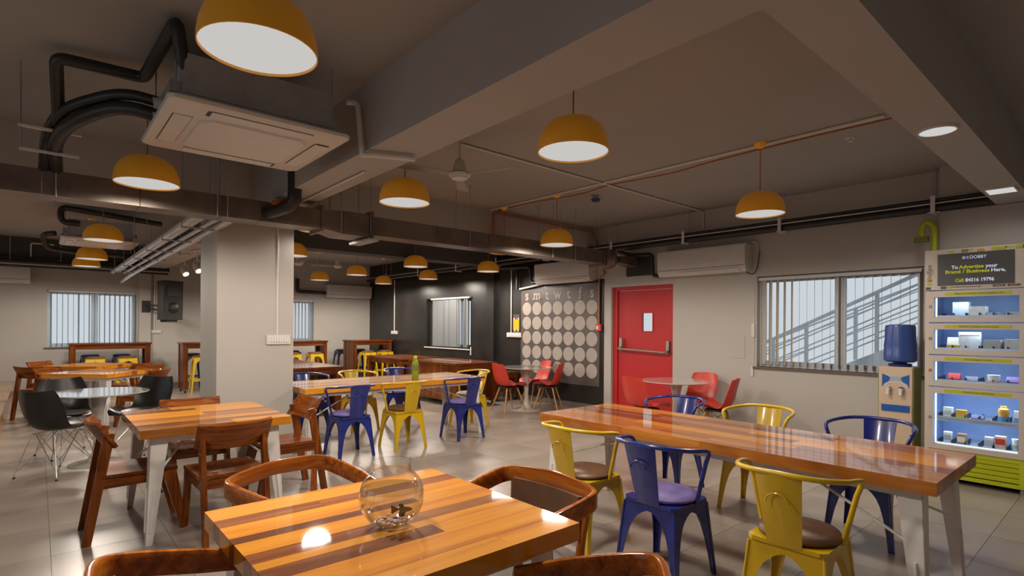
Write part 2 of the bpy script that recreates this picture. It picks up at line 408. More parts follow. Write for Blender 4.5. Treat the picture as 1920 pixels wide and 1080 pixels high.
window(3, 'Y', YB+0.06, *WIN_B1, [0.93], 'far-left window with bright vertical blind', M_winblue)
window(4, 'Y', YB+0.06, *WIN_B2, [4.9], 'far window seen just right of the column', M_winblue)
for k, (a0, a1, z0, z1) in enumerate(LW): window(5+k, 'X', XL-0.12, a0, a1, z0, z1, [(a0+a1)/2], None)
struct('trim_12', B().box(XW-0.035, XW+0.09, 1.56, 3.44, 0.905, 0.93), mat('sill_stone', (0.14, 0.10, 0.075), 0.35), 'dark stone sill under the right window')
struct('trim_13', B().box(XW-0.03, XW+0.09, 9.76, 11.68, 0.905, 0.93), M_white, 'white sill under the window in the black wall')
struct('trim_14', B().box(0.10, 1.70, YB-0.03, YB+0.06, 0.925, 0.95), mat('sill_stone', (0.14, 0.10, 0.075), 0.35))

# vertical blinds: headrail, each slat, cord weights
def blind(label, axis, pos, a0, a1, z0, z1, slats, m, width=0.088, rail=True):
    b = thing('vertical_blind', label, 'blind', (0, 0, 0), 0, 'vertical blinds')
    if axis == 'X': B().box(pos-0.03, pos+0.03, a0, a1, z1, z1+0.035).build('headrail', M_white, b, bevel=0.003)
    else: B().box(a0, a1, pos-0.03, pos+0.03, z1, z1+0.035).build('headrail', M_white, b, bevel=0.003)
    sm = B()
    for k in range(6):
        u = -width/2+width*k/5; v = -width/2+width*(k+1)/5
        f = lambda t: 0.0018*(1-(2*t/width)**2)
        sm.hexa([(u, f(u), 0), (v, f(v), 0), (v, f(v)+0.0012, 0), (u, f(u)+0.0012, 0)], [(u, f(u), z1-z0), (v, f(v), z1-z0), (v, f(v)+0.0012, z1-z0), (u, f(u)+0.0012, z1-z0)])
    me = sm.mesh('slat', m, smooth=30)
    wm = B().box(-width*0.42, width*0.42, -0.004, 0.008, -0.002, 0.035).mesh('slat_weight', m, smooth=0)
    for a, ang in slats:
        o = bpy.data.objects.new('slat', me); COL.objects.link(o); o.parent = b
        o.location = (pos, a, z0) if axis == 'X' else (a, pos, z0); o.rotation_euler = (0, 0, ang)
        w = bpy.data.objects.new('slat_weight', wm); COL.objects.link(w); w.parent = o
    return b
sl = []
for k in range(20):
    y = 3.32-0.0895*k
    sl.append((y, math.radians(58 if k < 1 else 50-4*k) if k < 5 else math.radians(math.degrees(math.atan2(y, 7.26))+random.uniform(-2, 2))))
rb = blind('beige vertical blind, slats turned open, on the window beside the vending machine', 'X', XW+0.03, 1.60, 3.38, 0.965, 2.07, sl, M_slat)
B().tube([(XW-0.012, 3.44, 2.0), (XW-0.012, 3.44, 0.92)], 0.004, 6).build('control_cord', M_white, rb)
B().box(XW-0.022, XW, 3.425, 3.465, 1.32, 1.5).build('cord_box', M_white, rb, bevel=0.004)
B().box(XW-0.018, XW, 3.44, 3.47, 0.80, 0.93).build('cord_weight', M_white, rb, bevel=0.004)
kb = blind('grey vertical blind, slats closed, on the black wall', 'X', XW-0.02, 9.78, 11.35, 0.96, 2.06, [(9.85+0.083*k, math.radians(90+random.uniform(-16, 10)) if k not in (0, 3) else math.radians(40)) for k in range(18)], M_greyblind)
B().box(XW-0.03, XW-0.015, 9.74, 9.77, 0.80, 0.98).build('cord_weight', M_white, kb, bevel=0.003)
blind('bright vertical blind on the far-left window above the bar table', 'Y', YB+0.02, 0.17, 1.64, 0.98, 2.09, [(0.22+0.088*k, math.radians(86.5+random.choice([-14, 9, 12, 6, 18]))) for k in range(17)], mat('pale_blind_fabric', (0.66, 0.70, 0.74), 0.8, transl=0.6), width=0.082)
blind('bright vertical blind on the far window right of the column', 'Y', YB+0.02, 4.12, 5.61, 1.02, 2.06, [(4.18+0.088*k, math.radians(71.6-28)) for k in range(17)], MATS['pale_blind_fabric'], width=0.075)

# red fire door
dr = struct('door_1', B().box(XW+0.04, XW+0.12, 4.68, 4.74, 0, 2.10).box(XW+0.04, XW+0.12, 5.76, 5.85, 0, 2.10).box(XW+0.04, XW+0.12, 4.74, 5.76, 2.04, 2.10), M_red, 'red fire door with small lit pane and push bar', bevel=0.003)
lf = B(); wall_boxes(lf, 'X', XW+0.065, XW+0.11, 4.745, 5.755, 0.01, 2.035, [(5.085, 5.285, 1.38, 1.665)])
leaf = lf.build('door_leaf', M_red, dr, smooth=0)
B().box(XW+0.085, XW+0.09, 5.085, 5.285, 1.38, 1.665).build('vision_pane', M_glass, leaf, smooth=0)
B().box(XW+0.055, XW+0.066, 5.075, 5.295, 1.37, 1.38).box(XW+0.055, XW+0.066, 5.075, 5.295, 1.665, 1.675).box(XW+0.055, XW+0.066, 5.075, 5.085, 1.38, 1.665).box(XW+0.055, XW+0.066, 5.285, 5.295, 1.38, 1.665).build('pane_bead', M_red, leaf, smooth=0)
pbm = mat('satin_bar_metal', (0.34, 0.29, 0.25), 0.4, 0.5)
pb = B().tube(fillet([(XW-0.03, 5.66, 1.085), (XW-0.03, 4.80, 1.055)], 0.02), 0.016, 10).build('push_bar', pbm, dr)
for y, z in ((5.67, 1.09), (4.78, 1.06)):
    B().bar((XW+0.04, y, z+0.17), (XW+0.03, y, z-0.03), 0.055, 0.05).bar((XW+0.03, y, z+0.02), (XW-0.04, y, z), 0.05, 0.03).build('bar_bracket', pbm, pb, bevel=0.006)
struct('trim_15', B().box(XW-0.008, XW+0.12, 5.852, 6.0, 0, 2.16).box(XW-0.008, XW, 4.66, 5.852, 2.105, 2.16), M_wall, 'pale door jamb')

# stairs outside the right window
st = thing('stair_railing', 'grey outdoor stair railing with sloping rails, outside the right window', 'railing', (8.5, 3.0, 0.0))
M_rail = mat('grey_rail_paint', (0.66, 0.73, 0.79), 0.5)
zr = lambda y: 1.237-0.48*(y-3.807)
for k, dz in enumerate((0.0, -0.14, -0.19, -0.33, -0.40, -0.55, -0.63)):
    B().tube([(0, 2.6, zr(5.6)+dz), (0, -2.2, zr(0.8)+dz)], 0.026 if k == 0 else 0.010, 8).build('rail', M_rail, st)
for y in (4.6, 3.25, 2.36, 1.3):
    B().box(-0.025, 0.025, y-3.0-0.02, y-3.0+0.02, zr(y)-0.85, zr(y)).build('post', M_rail, st, smooth=0)
st2 = thing('stair_railing', 'second outdoor stair railing farther beyond the right window', 'railing', (9.6, 3.0, 0.0))
zr2 = lambda y: 1.472-0.415*(y-3.638)
for k, dz in enumerate((0.0, -0.10, -0.38)):
    B().tube([(0, 2.6, zr2(5.6)+dz), (0, -2.2, zr2(0.8)+dz)], 0.016 if k == 0 else 0.009, 8).build('rail', M_rail, st2)
for y in (4.2, 2.95, 1.9): B().box(-0.02, 0.02, y-3.025, y-2.975, zr2(y)-0.8, zr2(y)).build('post', M_rail, st2, smooth=0)
M_conc = mat('pale_concrete', (0.62, 0.69, 0.75), 0.8)
fl = tag(B().prism([(8.3, 5.6, zr(5.6)-1.05), (8.3, 0.8, zr(0.8)-1.05), (8.3, 0.8, zr(0.8)-0.82), (8.3, 5.6, zr(5.6)-0.82)], (1.5, 0, 0)).build('stair_flight', M_conc, smooth=0), 'sloping concrete stair flight outside the right window', 'stairs')
tag(B().prism([(8.3, 2.25, 2.22), (8.3, 0.4, 1.72), (8.3, 0.4, 1.95), (8.3, 1.5, 2.5), (8.3, 2.25, 2.5)], (1.6, 0, 0)).build('stair_landing', M_conc, smooth=0), 'underside of the upper stair landing outside the right window', 'stairs')
# ------------------------------------------------------------------ tables
def leg_metal(b, foot, top, z1, w_top, w_foot, inx, iny):
    # tapered pressed-metal leg: two plates meeting at the outer corner, with a raised rib
    fx, fy = foot; tx, ty = top; t = 0.004
    for ax in (0, 1):
        ix, iy = (inx, 0) if ax == 0 else (0, iny)
        nx, ny = (0, iny*t) if ax == 0 else (inx*t, 0)
        A = V(fx, fy, 0); C = A+V(ix*w_foot, iy*w_foot, 0); D = V(tx, ty, z1); E = D+V(ix*w_top, iy*w_top, 0)
        n = V(nx, ny, 0)
        b.hexa([A, C, C+n, A+n], [D, E, E+n, D+n])
        r0 = A.lerp(D, 0.12)+V(ix, iy, 0)*(w_foot*0.55); r1 = A.lerp(D, 0.52)+V(ix, iy, 0)*(w_foot+(w_top-w_foot)*0.5)*0.5
        b.tube([r0-n*0.5, r1-n*0.5], 0.007, 6)
    return b
def plank_table(name, label, x0, x1, y0, y1, z, th, axis, rows, inset=0.07, group=None, rotz=None, braces=True):
    cx, cy = (x0+x1)/2, (y0+y1)/2; hx, hy = (x1-x0)/2, (y1-y0)/2
    t = thing(name, label, 'table', (cx, cy, 0), rotz or 0.0, group)
    tot = sum(r[0] for r in rows); span = 2*(hy if axis == 'X' else hx); ln = (hx if axis == 'X' else hy)
    p = (hy if axis == 'X' else hx)                        # rows listed from the far side
    for wd, staves in rows:
        q = p-wd/tot*span; s = -ln; n = sum(f for f, _ in staves)
        for f, k in staves:
            e = s+f/n*2*ln
            mt = {'d': WD, 'm': WM, 'l': WL}[k](axis)
            bx = (s, e, q, p) if axis == 'X' else (q, p, s, e)
            g = 0.0003
            B().box(bx[0]+g, bx[1]-g, bx[2]+g, bx[3]-g, z-th, z-random.uniform(0, 0.0003)).build('plank', mt, t, smooth=0, bevel=0.0012)
            s = e
        p = q
    ap = z-th
    a = B().box(-hx+inset, hx-inset, -hy+inset, -hy+inset+0.012, ap-0.045, ap-0.0005).box(-hx+inset, hx-inset, hy-inset-0.012, hy-inset, ap-0.045, ap-0.0005)
    a.box(-hx+inset, -hx+inset+0.012, -hy+inset+0.012, hy-inset-0.012, ap-0.045, ap-0.0005).box(hx-inset-0.012, hx-inset, -hy+inset+0.012, hy-inset-0.012, ap-0.045, ap-0.0005)
    a.build('apron_frame', M_whitemetal, t, smooth=0)
    for sx in (-1, 1):
        for sy in (-1, 1):
            leg_metal(B(), (sx*(hx-inset+0.035), sy*(hy-inset+0.035)), (sx*(hx-inset+0.002), sy*(hy-inset+0.002)), ap-0.002, 0.105, 0.042, -sx, -sy).build('leg', M_whitemetal, t, smooth=30)
    if braces:
        for sx in (-1, 1):
            for sy in (-1, 1):
                B().cyl((sx*(hx-inset-0.02), sy*(hy-inset-0.02), 0.42), (sx*(hx-inset)*0.45 if hx > hy*1.3 else sx*0.12, sy*(hy-inset)*0.45 if hy > hx*1.3 else sy*0.12, ap-0.05), 0.008, n=8).build('brace', M_whitemetal, t)
    return t
L, Mm, D = 'l', 'm', 'd'
plank_table('plank_table', 'square glossy striped-wood table with the fishbowl, in the foreground', 0.467, 1.445, 1.30, 2.26, 0.76, 0.062, 'X',
    [(1.25, [(1, L)]), (0.8, [(1.2, D), (2, D)]), (1.15, [(1, L)]), (0.55, [(2.2, D), (1, L)]), (1.0, [(1, L), (1, L)]), (0.75, [(1, D), (1, Mm)]), (0.5, [(1, L)]), (0.8, [(1.4, D), (1, L)]), (1.3, [(1, L)]), (0.9, [(2.2, L), (1, L)])])
plank_table('plank_table', 'square wooden table on white legs in front of the column', 0.50, 1.45, 4.215, 5.265, 0.76, 0.058, 'X',
    [(1, [(1, Mm), (2, L)]), (0.7, [(1, D), (1, L)]), (1, [(1, L)]), (0.9, [(1, L), (1, Mm)]), (0.7, [(1, Mm)]), (0.9, [(1, L), (1, L)]), (0.6, [(1, D)]), (0.9, [(1.5, Mm), (1, L)])])
plank_table('plank_table', 'long polished plank table in front of the vending machine', 3.035, 3.90, 0.608, 3.16, 0.76, 0.062, 'Y',
    [(1, [(2, Mm), (1.2, Mm), (2, L)]), (0.8, [(1, Mm), (2, D), (1, Mm)]), (1, [(1.5, L), (1, Mm), (1, D)]), (0.9, [(1, L), (1, Mm), (1.3, D)]), (0.9, [(1, Mm), (1.6, L), (1, Mm)]), (0.8, [(1, Mm), (2, Mm)]), (1, [(2, Mm), (1, Mm), (1.4, Mm)])])
plank_table('plank_table', 'long plank table with the green bottle, right of the column', 2.165, 4.605, 5.87, 6.78, 0.76, 0.058, 'X',
    [(1, [(1, L), (1.5, Mm)]), (1, [(1, L), (1, L)]), (0.9, [(1.4, Mm), (1, L)]), (1, [(1, L), (1.6, L)]), (0.8, [(1, Mm), (1, Mm)]), (1, [(1, L), (1, L)])])
for cy, lb in ((9.83, 'turned square wooden table behind the white round table, nearer of two'), (11.56, 'turned square wooden table farther back, below the far-left window')):
    plank_table('plank_table', lb, 0.22, 1.14, cy-0.44, cy+0.44, 0.76, 0.055, 'X', [(1, [(1, L), (1, Mm)]), (1, [(1, L)]), (0.8, [(1, Mm)]), (1, [(1, L), (1, L)]), (1, [(1, Mm), (1, L)]), (0.9, [(1, L)])], rotz=math.radians(-43))
def tulip():
    t = thing('round_table', '', 'table')
    B().lathe([(0.001, 0.712), (0.30, 0.714), (0.425, 0.722), (0.45, 0.730), (0.452, 0.736), (0.447, 0.740), (0.001, 0.740)], 48).build('table_top', M_tulip, t, smooth=35)
    B().lathe([(0.10, 0.712), (0.075, 0.66), (0.055, 0.56), (0.042, 0.42), (0.036, 0.30), (0.038, 0.20), (0.052, 0.11), (0.085, 0.055), (0.10, 0.04)], 24).build('stem', M_tulip, t)
    B().lathe([(0.001, 0.05), (0.10, 0.042), (0.17, 0.026), (0.235, 0.012), (0.25, 0.004), (0.25, 0.0), (0.001, 0.0)], 40).build('base', M_tulip, t)
    return t
G = 'white round pedestal tables'
place('tulip', tulip, 'white round pedestal table between the black chairs', (0.48, 7.12, 0), 0, G)
place('tulip', tulip, 'white round pedestal table in front of the circle calendar', (6.41, 7.02, 0), 0, G)
place('tulip', tulip, 'white round pedestal table beside the red door', (6.40, 4.07, 0), 0, G)

def castor(b_parent, x, y):
    c = B().cyl((x-0.014, y, 0.03), (x+0.014, y, 0.03), 0.03, n=14).build('castor', M_rubber, b_parent)
    B().box(x-0.02, x+0.02, y-0.018, y+0.018, 0.06, 0.072).box(x-0.019, x-0.015, y-0.014, y+0.014, 0.025, 0.062).box(x+0.015, x+0.019, y-0.014, y+0.014, 0.025, 0.062).build('fork', M_chrome, c, smooth=0)
def bar_table(name, label, x0, x1, y0, y1, h, post=0.09, shelf=False, panels=True, group=None, longax='X'):
    cx, cy = (x0+x1)/2, (y0+y1)/2; hx, hy = (x1-x0)/2, (y1-y0)/2
    t = thing(name, label, 'table', (cx, cy, 0), 0, group)
    B().box(-hx, hx, -hy, hy, h-0.035, h).build('table_top', WB(longax), t, smooth=0, bevel=0.003)
    e = 0.02
    for sx in (-1, 1):
        for sy in (-1, 1):
            xa, xb = sorted((sx*(hx-e), sx*(hx-e-post))); ya, yb = sorted((sy*(hy-e), sy*(hy-e-post)))
            B().box(xa, xb, ya, yb, 0.075, h-0.036).build('leg', WB('Z'), t, smooth=0, bevel=0.003)
            castor(t, (xa+xb)/2, (ya+yb)/2)
    for sy in (-1, 1):
        ya, yb = sorted((sy*(hy-e-0.008), sy*(hy-e-0.04)))
        B().box(-hx+e+post, hx-e-post, ya, yb, h-0.036-0.09, h-0.0365).build('apron', WB('X'), t, smooth=0, bevel=0.002)
    for sx in (-1, 1):
        xa, xb = sorted((sx*(hx-e-0.012), sx*(hx-e-0.04)))
        ys = -hy+e+post; n = max(2, int((2*(hy-e-post))/0.16)); st = 2*(hy-e-post)/n
        z0 = 0.10 if panels else h-0.126
        for k in range(n): B().box(xa, xb, ys+k*st+0.001, ys+(k+1)*st-0.001, z0, h-0.0365).build('side_board', WB('Z'), t, smooth=0, bevel=0.0015)
    if shelf: B().box(-hx+e+0.01, hx-e-0.01, -hy+e+0.01, hy-e-0.01, 0.11, 0.14).build('shelf', WB('Y'), t, smooth=0, bevel=0.002)
    return t
G = 'tall wheeled wooden bar tables along the far wall'
bar_table('bar_table', 'tall wooden bar table under the far-left window', 0.46, 1.82, 13.65, 14.2, 1.056, group=G)
bar_table('bar_table', 'tall wooden bar table half hidden behind the left of the column', 2.28, 3.66, 13.1, 13.68, 1.056, group=G)
bar_table('bar_table', 'tall wooden bar table just right of the column at the far window', 4.05, 5.47, 13.3, 13.9, 1.056, group=G)
bar_table('bar_table', 'tall wooden bar table in the corner next to the black wall', 6.08, 7.20, 13.2, 13.85, 1.056, group=G)
G = 'low wheeled wooden tables by the black wall'
bar_table('wheeled_table', 'low wheeled wooden table nearest the calendar wall', 5.52, 6.48, 7.88, 9.5, 0.78, post=0.1, shelf=True, panels=True, group=G, longax='Y')
bar_table('wheeled_table', 'low wheeled wooden table in front of the corner bar stools', 5.46, 6.44, 9.75, 11.2, 0.78, post=0.1, shelf=True, panels=False, group=G, longax='Y')
bar_table('wheeled_table', 'low wheeled wooden table right behind the column', 2.76, 3.75, 8.5, 10.9, 0.78, post=0.1, shelf=True, panels=True, group=G, longax='Y')
bar_table('wheeled_table', 'low wooden bench box beside the calendar table', 6.62, 7.2, 8.1, 8.75, 0.55, post=0.07, shelf=False, panels=True, longax='Y')

# ------------------------------------------------------------------ metal armchairs and stools
def sheet_leg(sx, sy, cf, ct, h, ws, t=0.003):
    # one corner leg with the half arches of both sides; ws: (z, inner width)
    b = B()
    for ax in (0, 1):
        ro, ri = [], []
        for z, w in ws:
            c = cf+(ct-cf)*z/h
            ro.append(V(sx*c, sy*c, z))
            ri.append(V(sx*(c-w), sy*c, z) if ax == 0 else V(sx*c, sy*(c-w), z))
        n = V(0, -sy*t, 0) if ax == 0 else V(-sx*t, 0, 0)
        rings = [[o, i, i+n, o+n] for o, i in zip(ro, ri)]
        b.loft(rings)
    return b
def tolix(mt, cush):
    t = thing('metal_armchair', '', 'chair')
    ws = [(0, 0.030), (0.10, 0.034), (0.20, 0.044), (0.28, 0.060), (0.325, 0.078), (0.355, 0.10), (0.378, 0.128), (0.390, 0.152), (0.394, 0.1705), (0.43, 0.1655)]
    for sx in (-1, 1):
        for sy in (-1, 1):
            lg = sheet_leg(sx, sy, 0.207, 0.167, 0.43, ws).build('leg', mt, t, smooth=50)
            B().tube([(sx*0.2055, sy*0.2055, 0.0), (sx*0.168, sy*0.168, 0.42)], [0.008]*2, 6).build('corner_fold', mt, lg)
    pts = [(0.15, -0.178), (0.178, -0.15), (0.178, 0.15), (0.15, 0.178), (-0.15, 0.178), (-0.178, 0.15), (-0.178, -0.15), (-0.15, -0.178)]
    B().prism([(x, y, 0.428) for x, y in pts], (0, 0, 0.02)).build('seat', mt, t, bevel=0.004)
    B().lathe([(0.001, 0.449), (0.165, 0.449), (0.182, 0.458), (0.186, 0.470), (0.176, 0.484), (0.14, 0.494), (0.07, 0.499), (0.001, 0.50)], 32).build('cushion', cush, t)
    sp = B().surf(lambda u, v: ((u-0.5)*(0.155+0.055*v), -0.178-0.085*v-0.018*(1-(2*u-1)**2)*(0.3+v), 0.435+0.35*v), 8, 8, 0.003)
    spo = sp.build('backrest', mt, t, smooth=50)
    arc = [(0.05*math.cos(a), -0.258-0.008, 0.655+0.045*math.sin(a)) for a in [PI*k/8 for k in range(9)]]
    B().tube([(x, y-0.004+0.02*(0.7-z), z) for x, y, z in arc], 0.004, 6).build('pressed_arch', mt, spo)
    hp = [(0, -0.278, 0.793), (0.10, -0.270, 0.791), (0.185, -0.225, 0.785), (0.243, -0.13, 0.774), (0.262, -0.02, 0.763)]
    P = [(-x, y, z) for x, y, z in hp[:0:-1]]+hp
    P = [(-0.236, 0.038, 0.68), (-0.258, 0.030, 0.742)]+P+[(0.258, 0.030, 0.742), (0.236, 0.038, 0.68)]
    P = spline(P, 4)
    P = [V(-0.182, 0.03, 0.44)]+P+[V(0.182, 0.03, 0.44)]
    B().tube(P, 0.0125, 10).build('arm_rail', mt, t, smooth=60)
    return t
TY = lambda: tolix(M_yel, M_brownc); TB = lambda: tolix(M_blue, M_lilac); TC = lambda: tolix(M_yel, M_cream)
R = math.radians
G = 'metal armchairs at the long tables'
T3N = 'on the near side of the vending-machine table'
place('ty', TY, 'yellow metal armchair with brown cushion, leftmost '+T3N, (2.83, 2.50, 0), R(-90), G)
place('tb', TB, 'blue metal armchair with lilac cushion '+T3N, (2.82, 1.86, 0), R(-90), G)
place('ty', TY, 'yellow metal armchair with brown cushion, nearest '+T3N, (2.80, 1.10, 0), R(-88), G)
T3F = 'on the wall side of the vending-machine table'
place('tb', TB, 'blue metal armchair before the red chairs, '+T3F, (4.36, 2.82, 0), R(90), G)
place('ty', TY, 'yellow metal armchair '+T3F, (4.36, 2.05, 0), R(90), G)
place('tb', TB, 'blue metal armchair nearest the water dispenser, '+T3F, (4.36, 1.26, 0), R(90), G)
T4N = 'on the near side of the bottle table'
place('tb', TB, 'blue metal armchair, leftmost '+T4N, (2.635, 5.81, 0), 0, G)
place('ty', TY, 'yellow metal armchair with brown cushion '+T4N, (3.30, 5.80, 0), 0, G)
place('tb', TB, 'blue metal armchair, rightmost '+T4N, (4.18, 5.81, 0), 0, G)
T4F = 'on the far side of the bottle table'
place('tb', TB, 'blue metal armchair half hidden by the column '+T4F, (2.70, 7.18, 0), PI, G)
place('tc', TC, 'yellow metal armchair with pale cushion '+T4F, (3.40, 7.18, 0), PI, G)
place('tb', TB, 'blue metal armchair behind the bottle '+T4F, (4.13, 7.25, 0), PI, G)
place('tc', TC, 'yellow metal armchair with pale cushion at the right end of the bottle table', (4.74, 6.42, 0), R(90), G)
def stool(mt, cush):
    t = thing('bar_stool', '', 'stool')
    ws = [(0, 0.026), (0.35, 0.034), (0.60, 0.046), (0.66, 0.07), (0.69, 0.11), (0.70, 0.152), (0.745, 0.149)]
    for sx in (-1, 1):
        for sy in (-1, 1): sheet_leg(sx, sy, 0.215, 0.15, 0.745, ws).build('leg', mt, t, smooth=50)
    z = 0.28; c = 0.215-0.065*z/0.745
    for p, q in (((-c, -c), (c, -c)), ((c, -c), (c, c)), ((c, c), (-c, c)), ((-c, c), (-c, -c))):
        B().bar((*p, z), (*q, z), 0.006, 0.028).build('foot_rail', mt, t, smooth=0)
    B().box(-0.152, 0.152, -0.152, 0.152, 0.742, 0.758).build('seat', mt, t, bevel=0.005)
    B().lathe([(0.001, 0.758), (0.14, 0.758), (0.158, 0.768), (0.156, 0.785), (0.12, 0.798), (0.001, 0.803)], 24).build('cushion', cush, t)
    return t
SY_, SN_ = (lambda: stool(M_yel, M_brownc)), (lambda: stool(M_navy, mat('bright_blue_cushion', (0.06, 0.12, 0.42), 0.55)))
SK_ = lambda: stool(M_navy, M_blkp)
G = 'bar stools'
for key, mk, x, y, lb in (('sy', SY_, 0.86, 13.42, 'yellow bar stool with brown pad, left of two at the far-left bar table'), ('sy', SY_, 1.37, 13.4, 'yellow bar stool with brown pad, right of two at the far-left bar table'),
    ('sn', SN_, 0.84, 14.42, 'dark bar stool with blue pad behind the left stool at the far-left bar table'), ('sn', SN_, 1.38, 14.42, 'dark bar stool with blue pad behind the right stool at the far-left bar table'),
    ('sy', SY_, 2.60, 12.95, 'yellow bar stool just left of the column'), ('sk', SK_, 2.62, 13.95, 'black bar stool behind the bar table left of the column'),
    ('sy', SY_, 4.50, 12.98, 'yellow bar stool cut off by the right edge of the column'), ('sy', SY_, 5.02, 13.0, 'yellow bar stool at the right end of the bar table right of the column'),
    ('sn', SN_, 4.88, 14.1, 'dark bar stool with blue pad behind the bar table right of the column'),
    ('sy', SY_, 6.36, 12.95, 'yellow bar stool, left of two at the corner bar table'), ('sy', SY_, 6.86, 12.98, 'yellow bar stool, right of two at the corner bar table'),
    ('sk', SK_, 6.72, 14.2, 'black bar stool behind the corner bar table, right'), ('sk', SK_, 6.22, 14.2, 'black bar stool behind the corner bar table, left')):
    place(key, mk, lb, (x, y, 0), R(random.uniform(-4, 4)), G)

# ------------------------------------------------------------------ plain wooden chairs
def wood_chair():
    t = thing('wooden_chair', '', 'chair')
    for sx in (-1, 1):
        x = sx*0.195
        B().bar((x, -0.285, 0), (x, -0.165, 0.72), 0.03, 0.050, 0.032, 0.062, up=(0, 1, 0)).build('leg', WC('Z'), t, smooth=0, bevel=0.003)
        B().bar((x, 0.272, 0), (x, 0.175, 0.425), 0.032, 0.042, 0.034, 0.085, up=(0, 1, 0)).build('leg', WC('Z'), t, smooth=0, bevel=0.003)
        B().bar((x, -0.20, 0.388), (x, 0.16, 0.395), 0.026, 0.062).build('side_rail', WC('Y'), t, smooth=0, bevel=0.003)
    for y in (-0.195, 0.165): B().box(-0.18, 0.18, y-0.012, y+0.012, 0.36, 0.42).build('cross_rail', WC('X'), t, smooth=0, bevel=0.002)
    B().surf(lambda u, v: ((u-0.5)*0.43, -0.205+0.43*v, 0.448-0.014*(1-(2*u-1)**2)*math.sin(PI*min(1, v*1.1))), 12, 8, 0.022).build('seat', WC('Y'), t, smooth=50)
    def bk(u, v):
        s = 2*u-1; cv = 0.055*(1-s*s)
        return (s*0.235, -0.135-0.105*v-cv, 0.612+0.168*v+0.012*s*s)
    B().surf(bk, 16, 5, 0.022).build('backrest', WC('X'), t, smooth=50)
    return t
G = 'plain wooden chairs with curved plank backs'
for x, y, a, lb in ((0.53, 4.69, -90, 'wooden chair seen side-on at the left of the square table by the column'),
    (1.01, 4.24, 2, 'wooden chair with its back to the camera at the square table by the column'),
    (1.63, 4.93, 93, 'wooden chair at the right side of the square table by the column'),
    (1.02, 5.26, 180, 'wooden chair on the far side of the square table, only its back rail showing'),
    (0.27, 10.36, -133, 'wooden chair left of the nearer turned table at the far left'),
    (1.16, 9.38, 47, 'wooden chair in front right of the nearer turned table, behind the black chair'),
    (1.24, 10.36, 137, 'wooden chair at the right corner of the nearer turned table'),
    (0.06, 11.06, -43, 'wooden chair left of the farther turned table'),
    (0.19, 12.12, -133, 'wooden chair behind the farther turned table below the window'),
    (1.16, 11.08, 47, 'wooden chair between the two turned tables')):
    place('wood_chair', wood_chair, lb, (x, y, 0), R(a), G)

# ------------------------------------------------------------------ bentwood armchairs
def bent_chair(pad=True):
    t = thing('bentwood_armchair', '', 'chair')
    path = [(-0.255, 0.20, 0.640), (-0.278, 0.02, 0.672), (-0.290, -0.15, 0.702), (-0.275, -0.225, 0.714), (-0.215, -0.255, 0.722), (-0.10, -0.266, 0.732), (0, -0.270, 0.738)]
    P = spline(path+[(-x, y, z) for x, y, z in path[-2::-1]], 5)
    def prof(s):
        k = abs(2*s-1); h = 0.042-0.006*(1-k)-0.010*max(0, k-0.85)/0.15; w = 0.014
        return [(w*math.copysign(abs(math.cos(a))**0.55, math.cos(a)), h*math.copysign(abs(math.sin(a))**0.55, math.sin(a))) for a in [2*PI*q/12 for q in range(12)]]
    B().sweep(P, prof).build('arm_rail', WR('X'), t, smooth=50)
    if pad: B().surf(lambda u, v: ((2*u-1)*(0.225-0.01*v), -0.252+0.03*(2*u-1)**2+0.02*v-0.028+0.03*(1-v), 0.525+0.185*v), 12, 5, 0.03).build('back_pad', M_brownc, t, smooth=50)
    B().surf(lambda u, v: ((2*u-1)*(0.235-0.02*(1-v)), -0.225+0.45*v, 0.455+0.03*(1-(2*u-1)**4)*math.sin(PI*(0.1+0.8*v))), 12, 10, 0.05).build('seat_pad', mat('taupe_leather', (0.20, 0.165, 0.14), 0.45, var=0.1, scale=12), t, smooth=50)
    B().box(-0.225, 0.225, -0.22, 0.215, 0.385, 0.425).build('seat_frame', WR('X'), t, smooth=0, bevel=0.006)
    for sx in (-1, 1):
        B().tube(spline([(sx*0.245, 0.245, 0), (sx*0.240, 0.205, 0.40), (sx*0.265, 0.195, 0.645)], 4), [0.015, 0.017, 0.019, 0.021, 0.022, 0.020, 0.018, 0.017, 0.015], 10).build('leg', WR('Z'), t)
        B().tube(spline([(sx*0.215, -0.29, 0), (sx*0.205, -0.215, 0.40), (sx*0.235, -0.235, 0.69)], 4), [0.015, 0.017, 0.019, 0.021, 0.022, 0.020, 0.018, 0.017, 0.015], 10).build('leg', WR('Z'), t)
    return t
G = 'bentwood armchairs round the fishbowl table'
place('bentopen', lambda: bent_chair(False), 'bentwood armchair behind the fishbowl table, with curved wooden top rail', (0.985, 2.58, 0), R(180+22), G)
place('bent', bent_chair, 'bentwood armchair right of the fishbowl table, brown back pad showing', (1.56, 1.80, 0), R(92), G)
place('bent', bent_chair, 'bentwood armchair at the bottom left of the fishbowl table, cut by the frame', (0.37, 1.76, 0), R(-92), G)
place('bent', bent_chair, 'bentwood armchair at the bottom right of the fishbowl table, cut by the frame', (1.08, 1.02, 0), R(35), G)

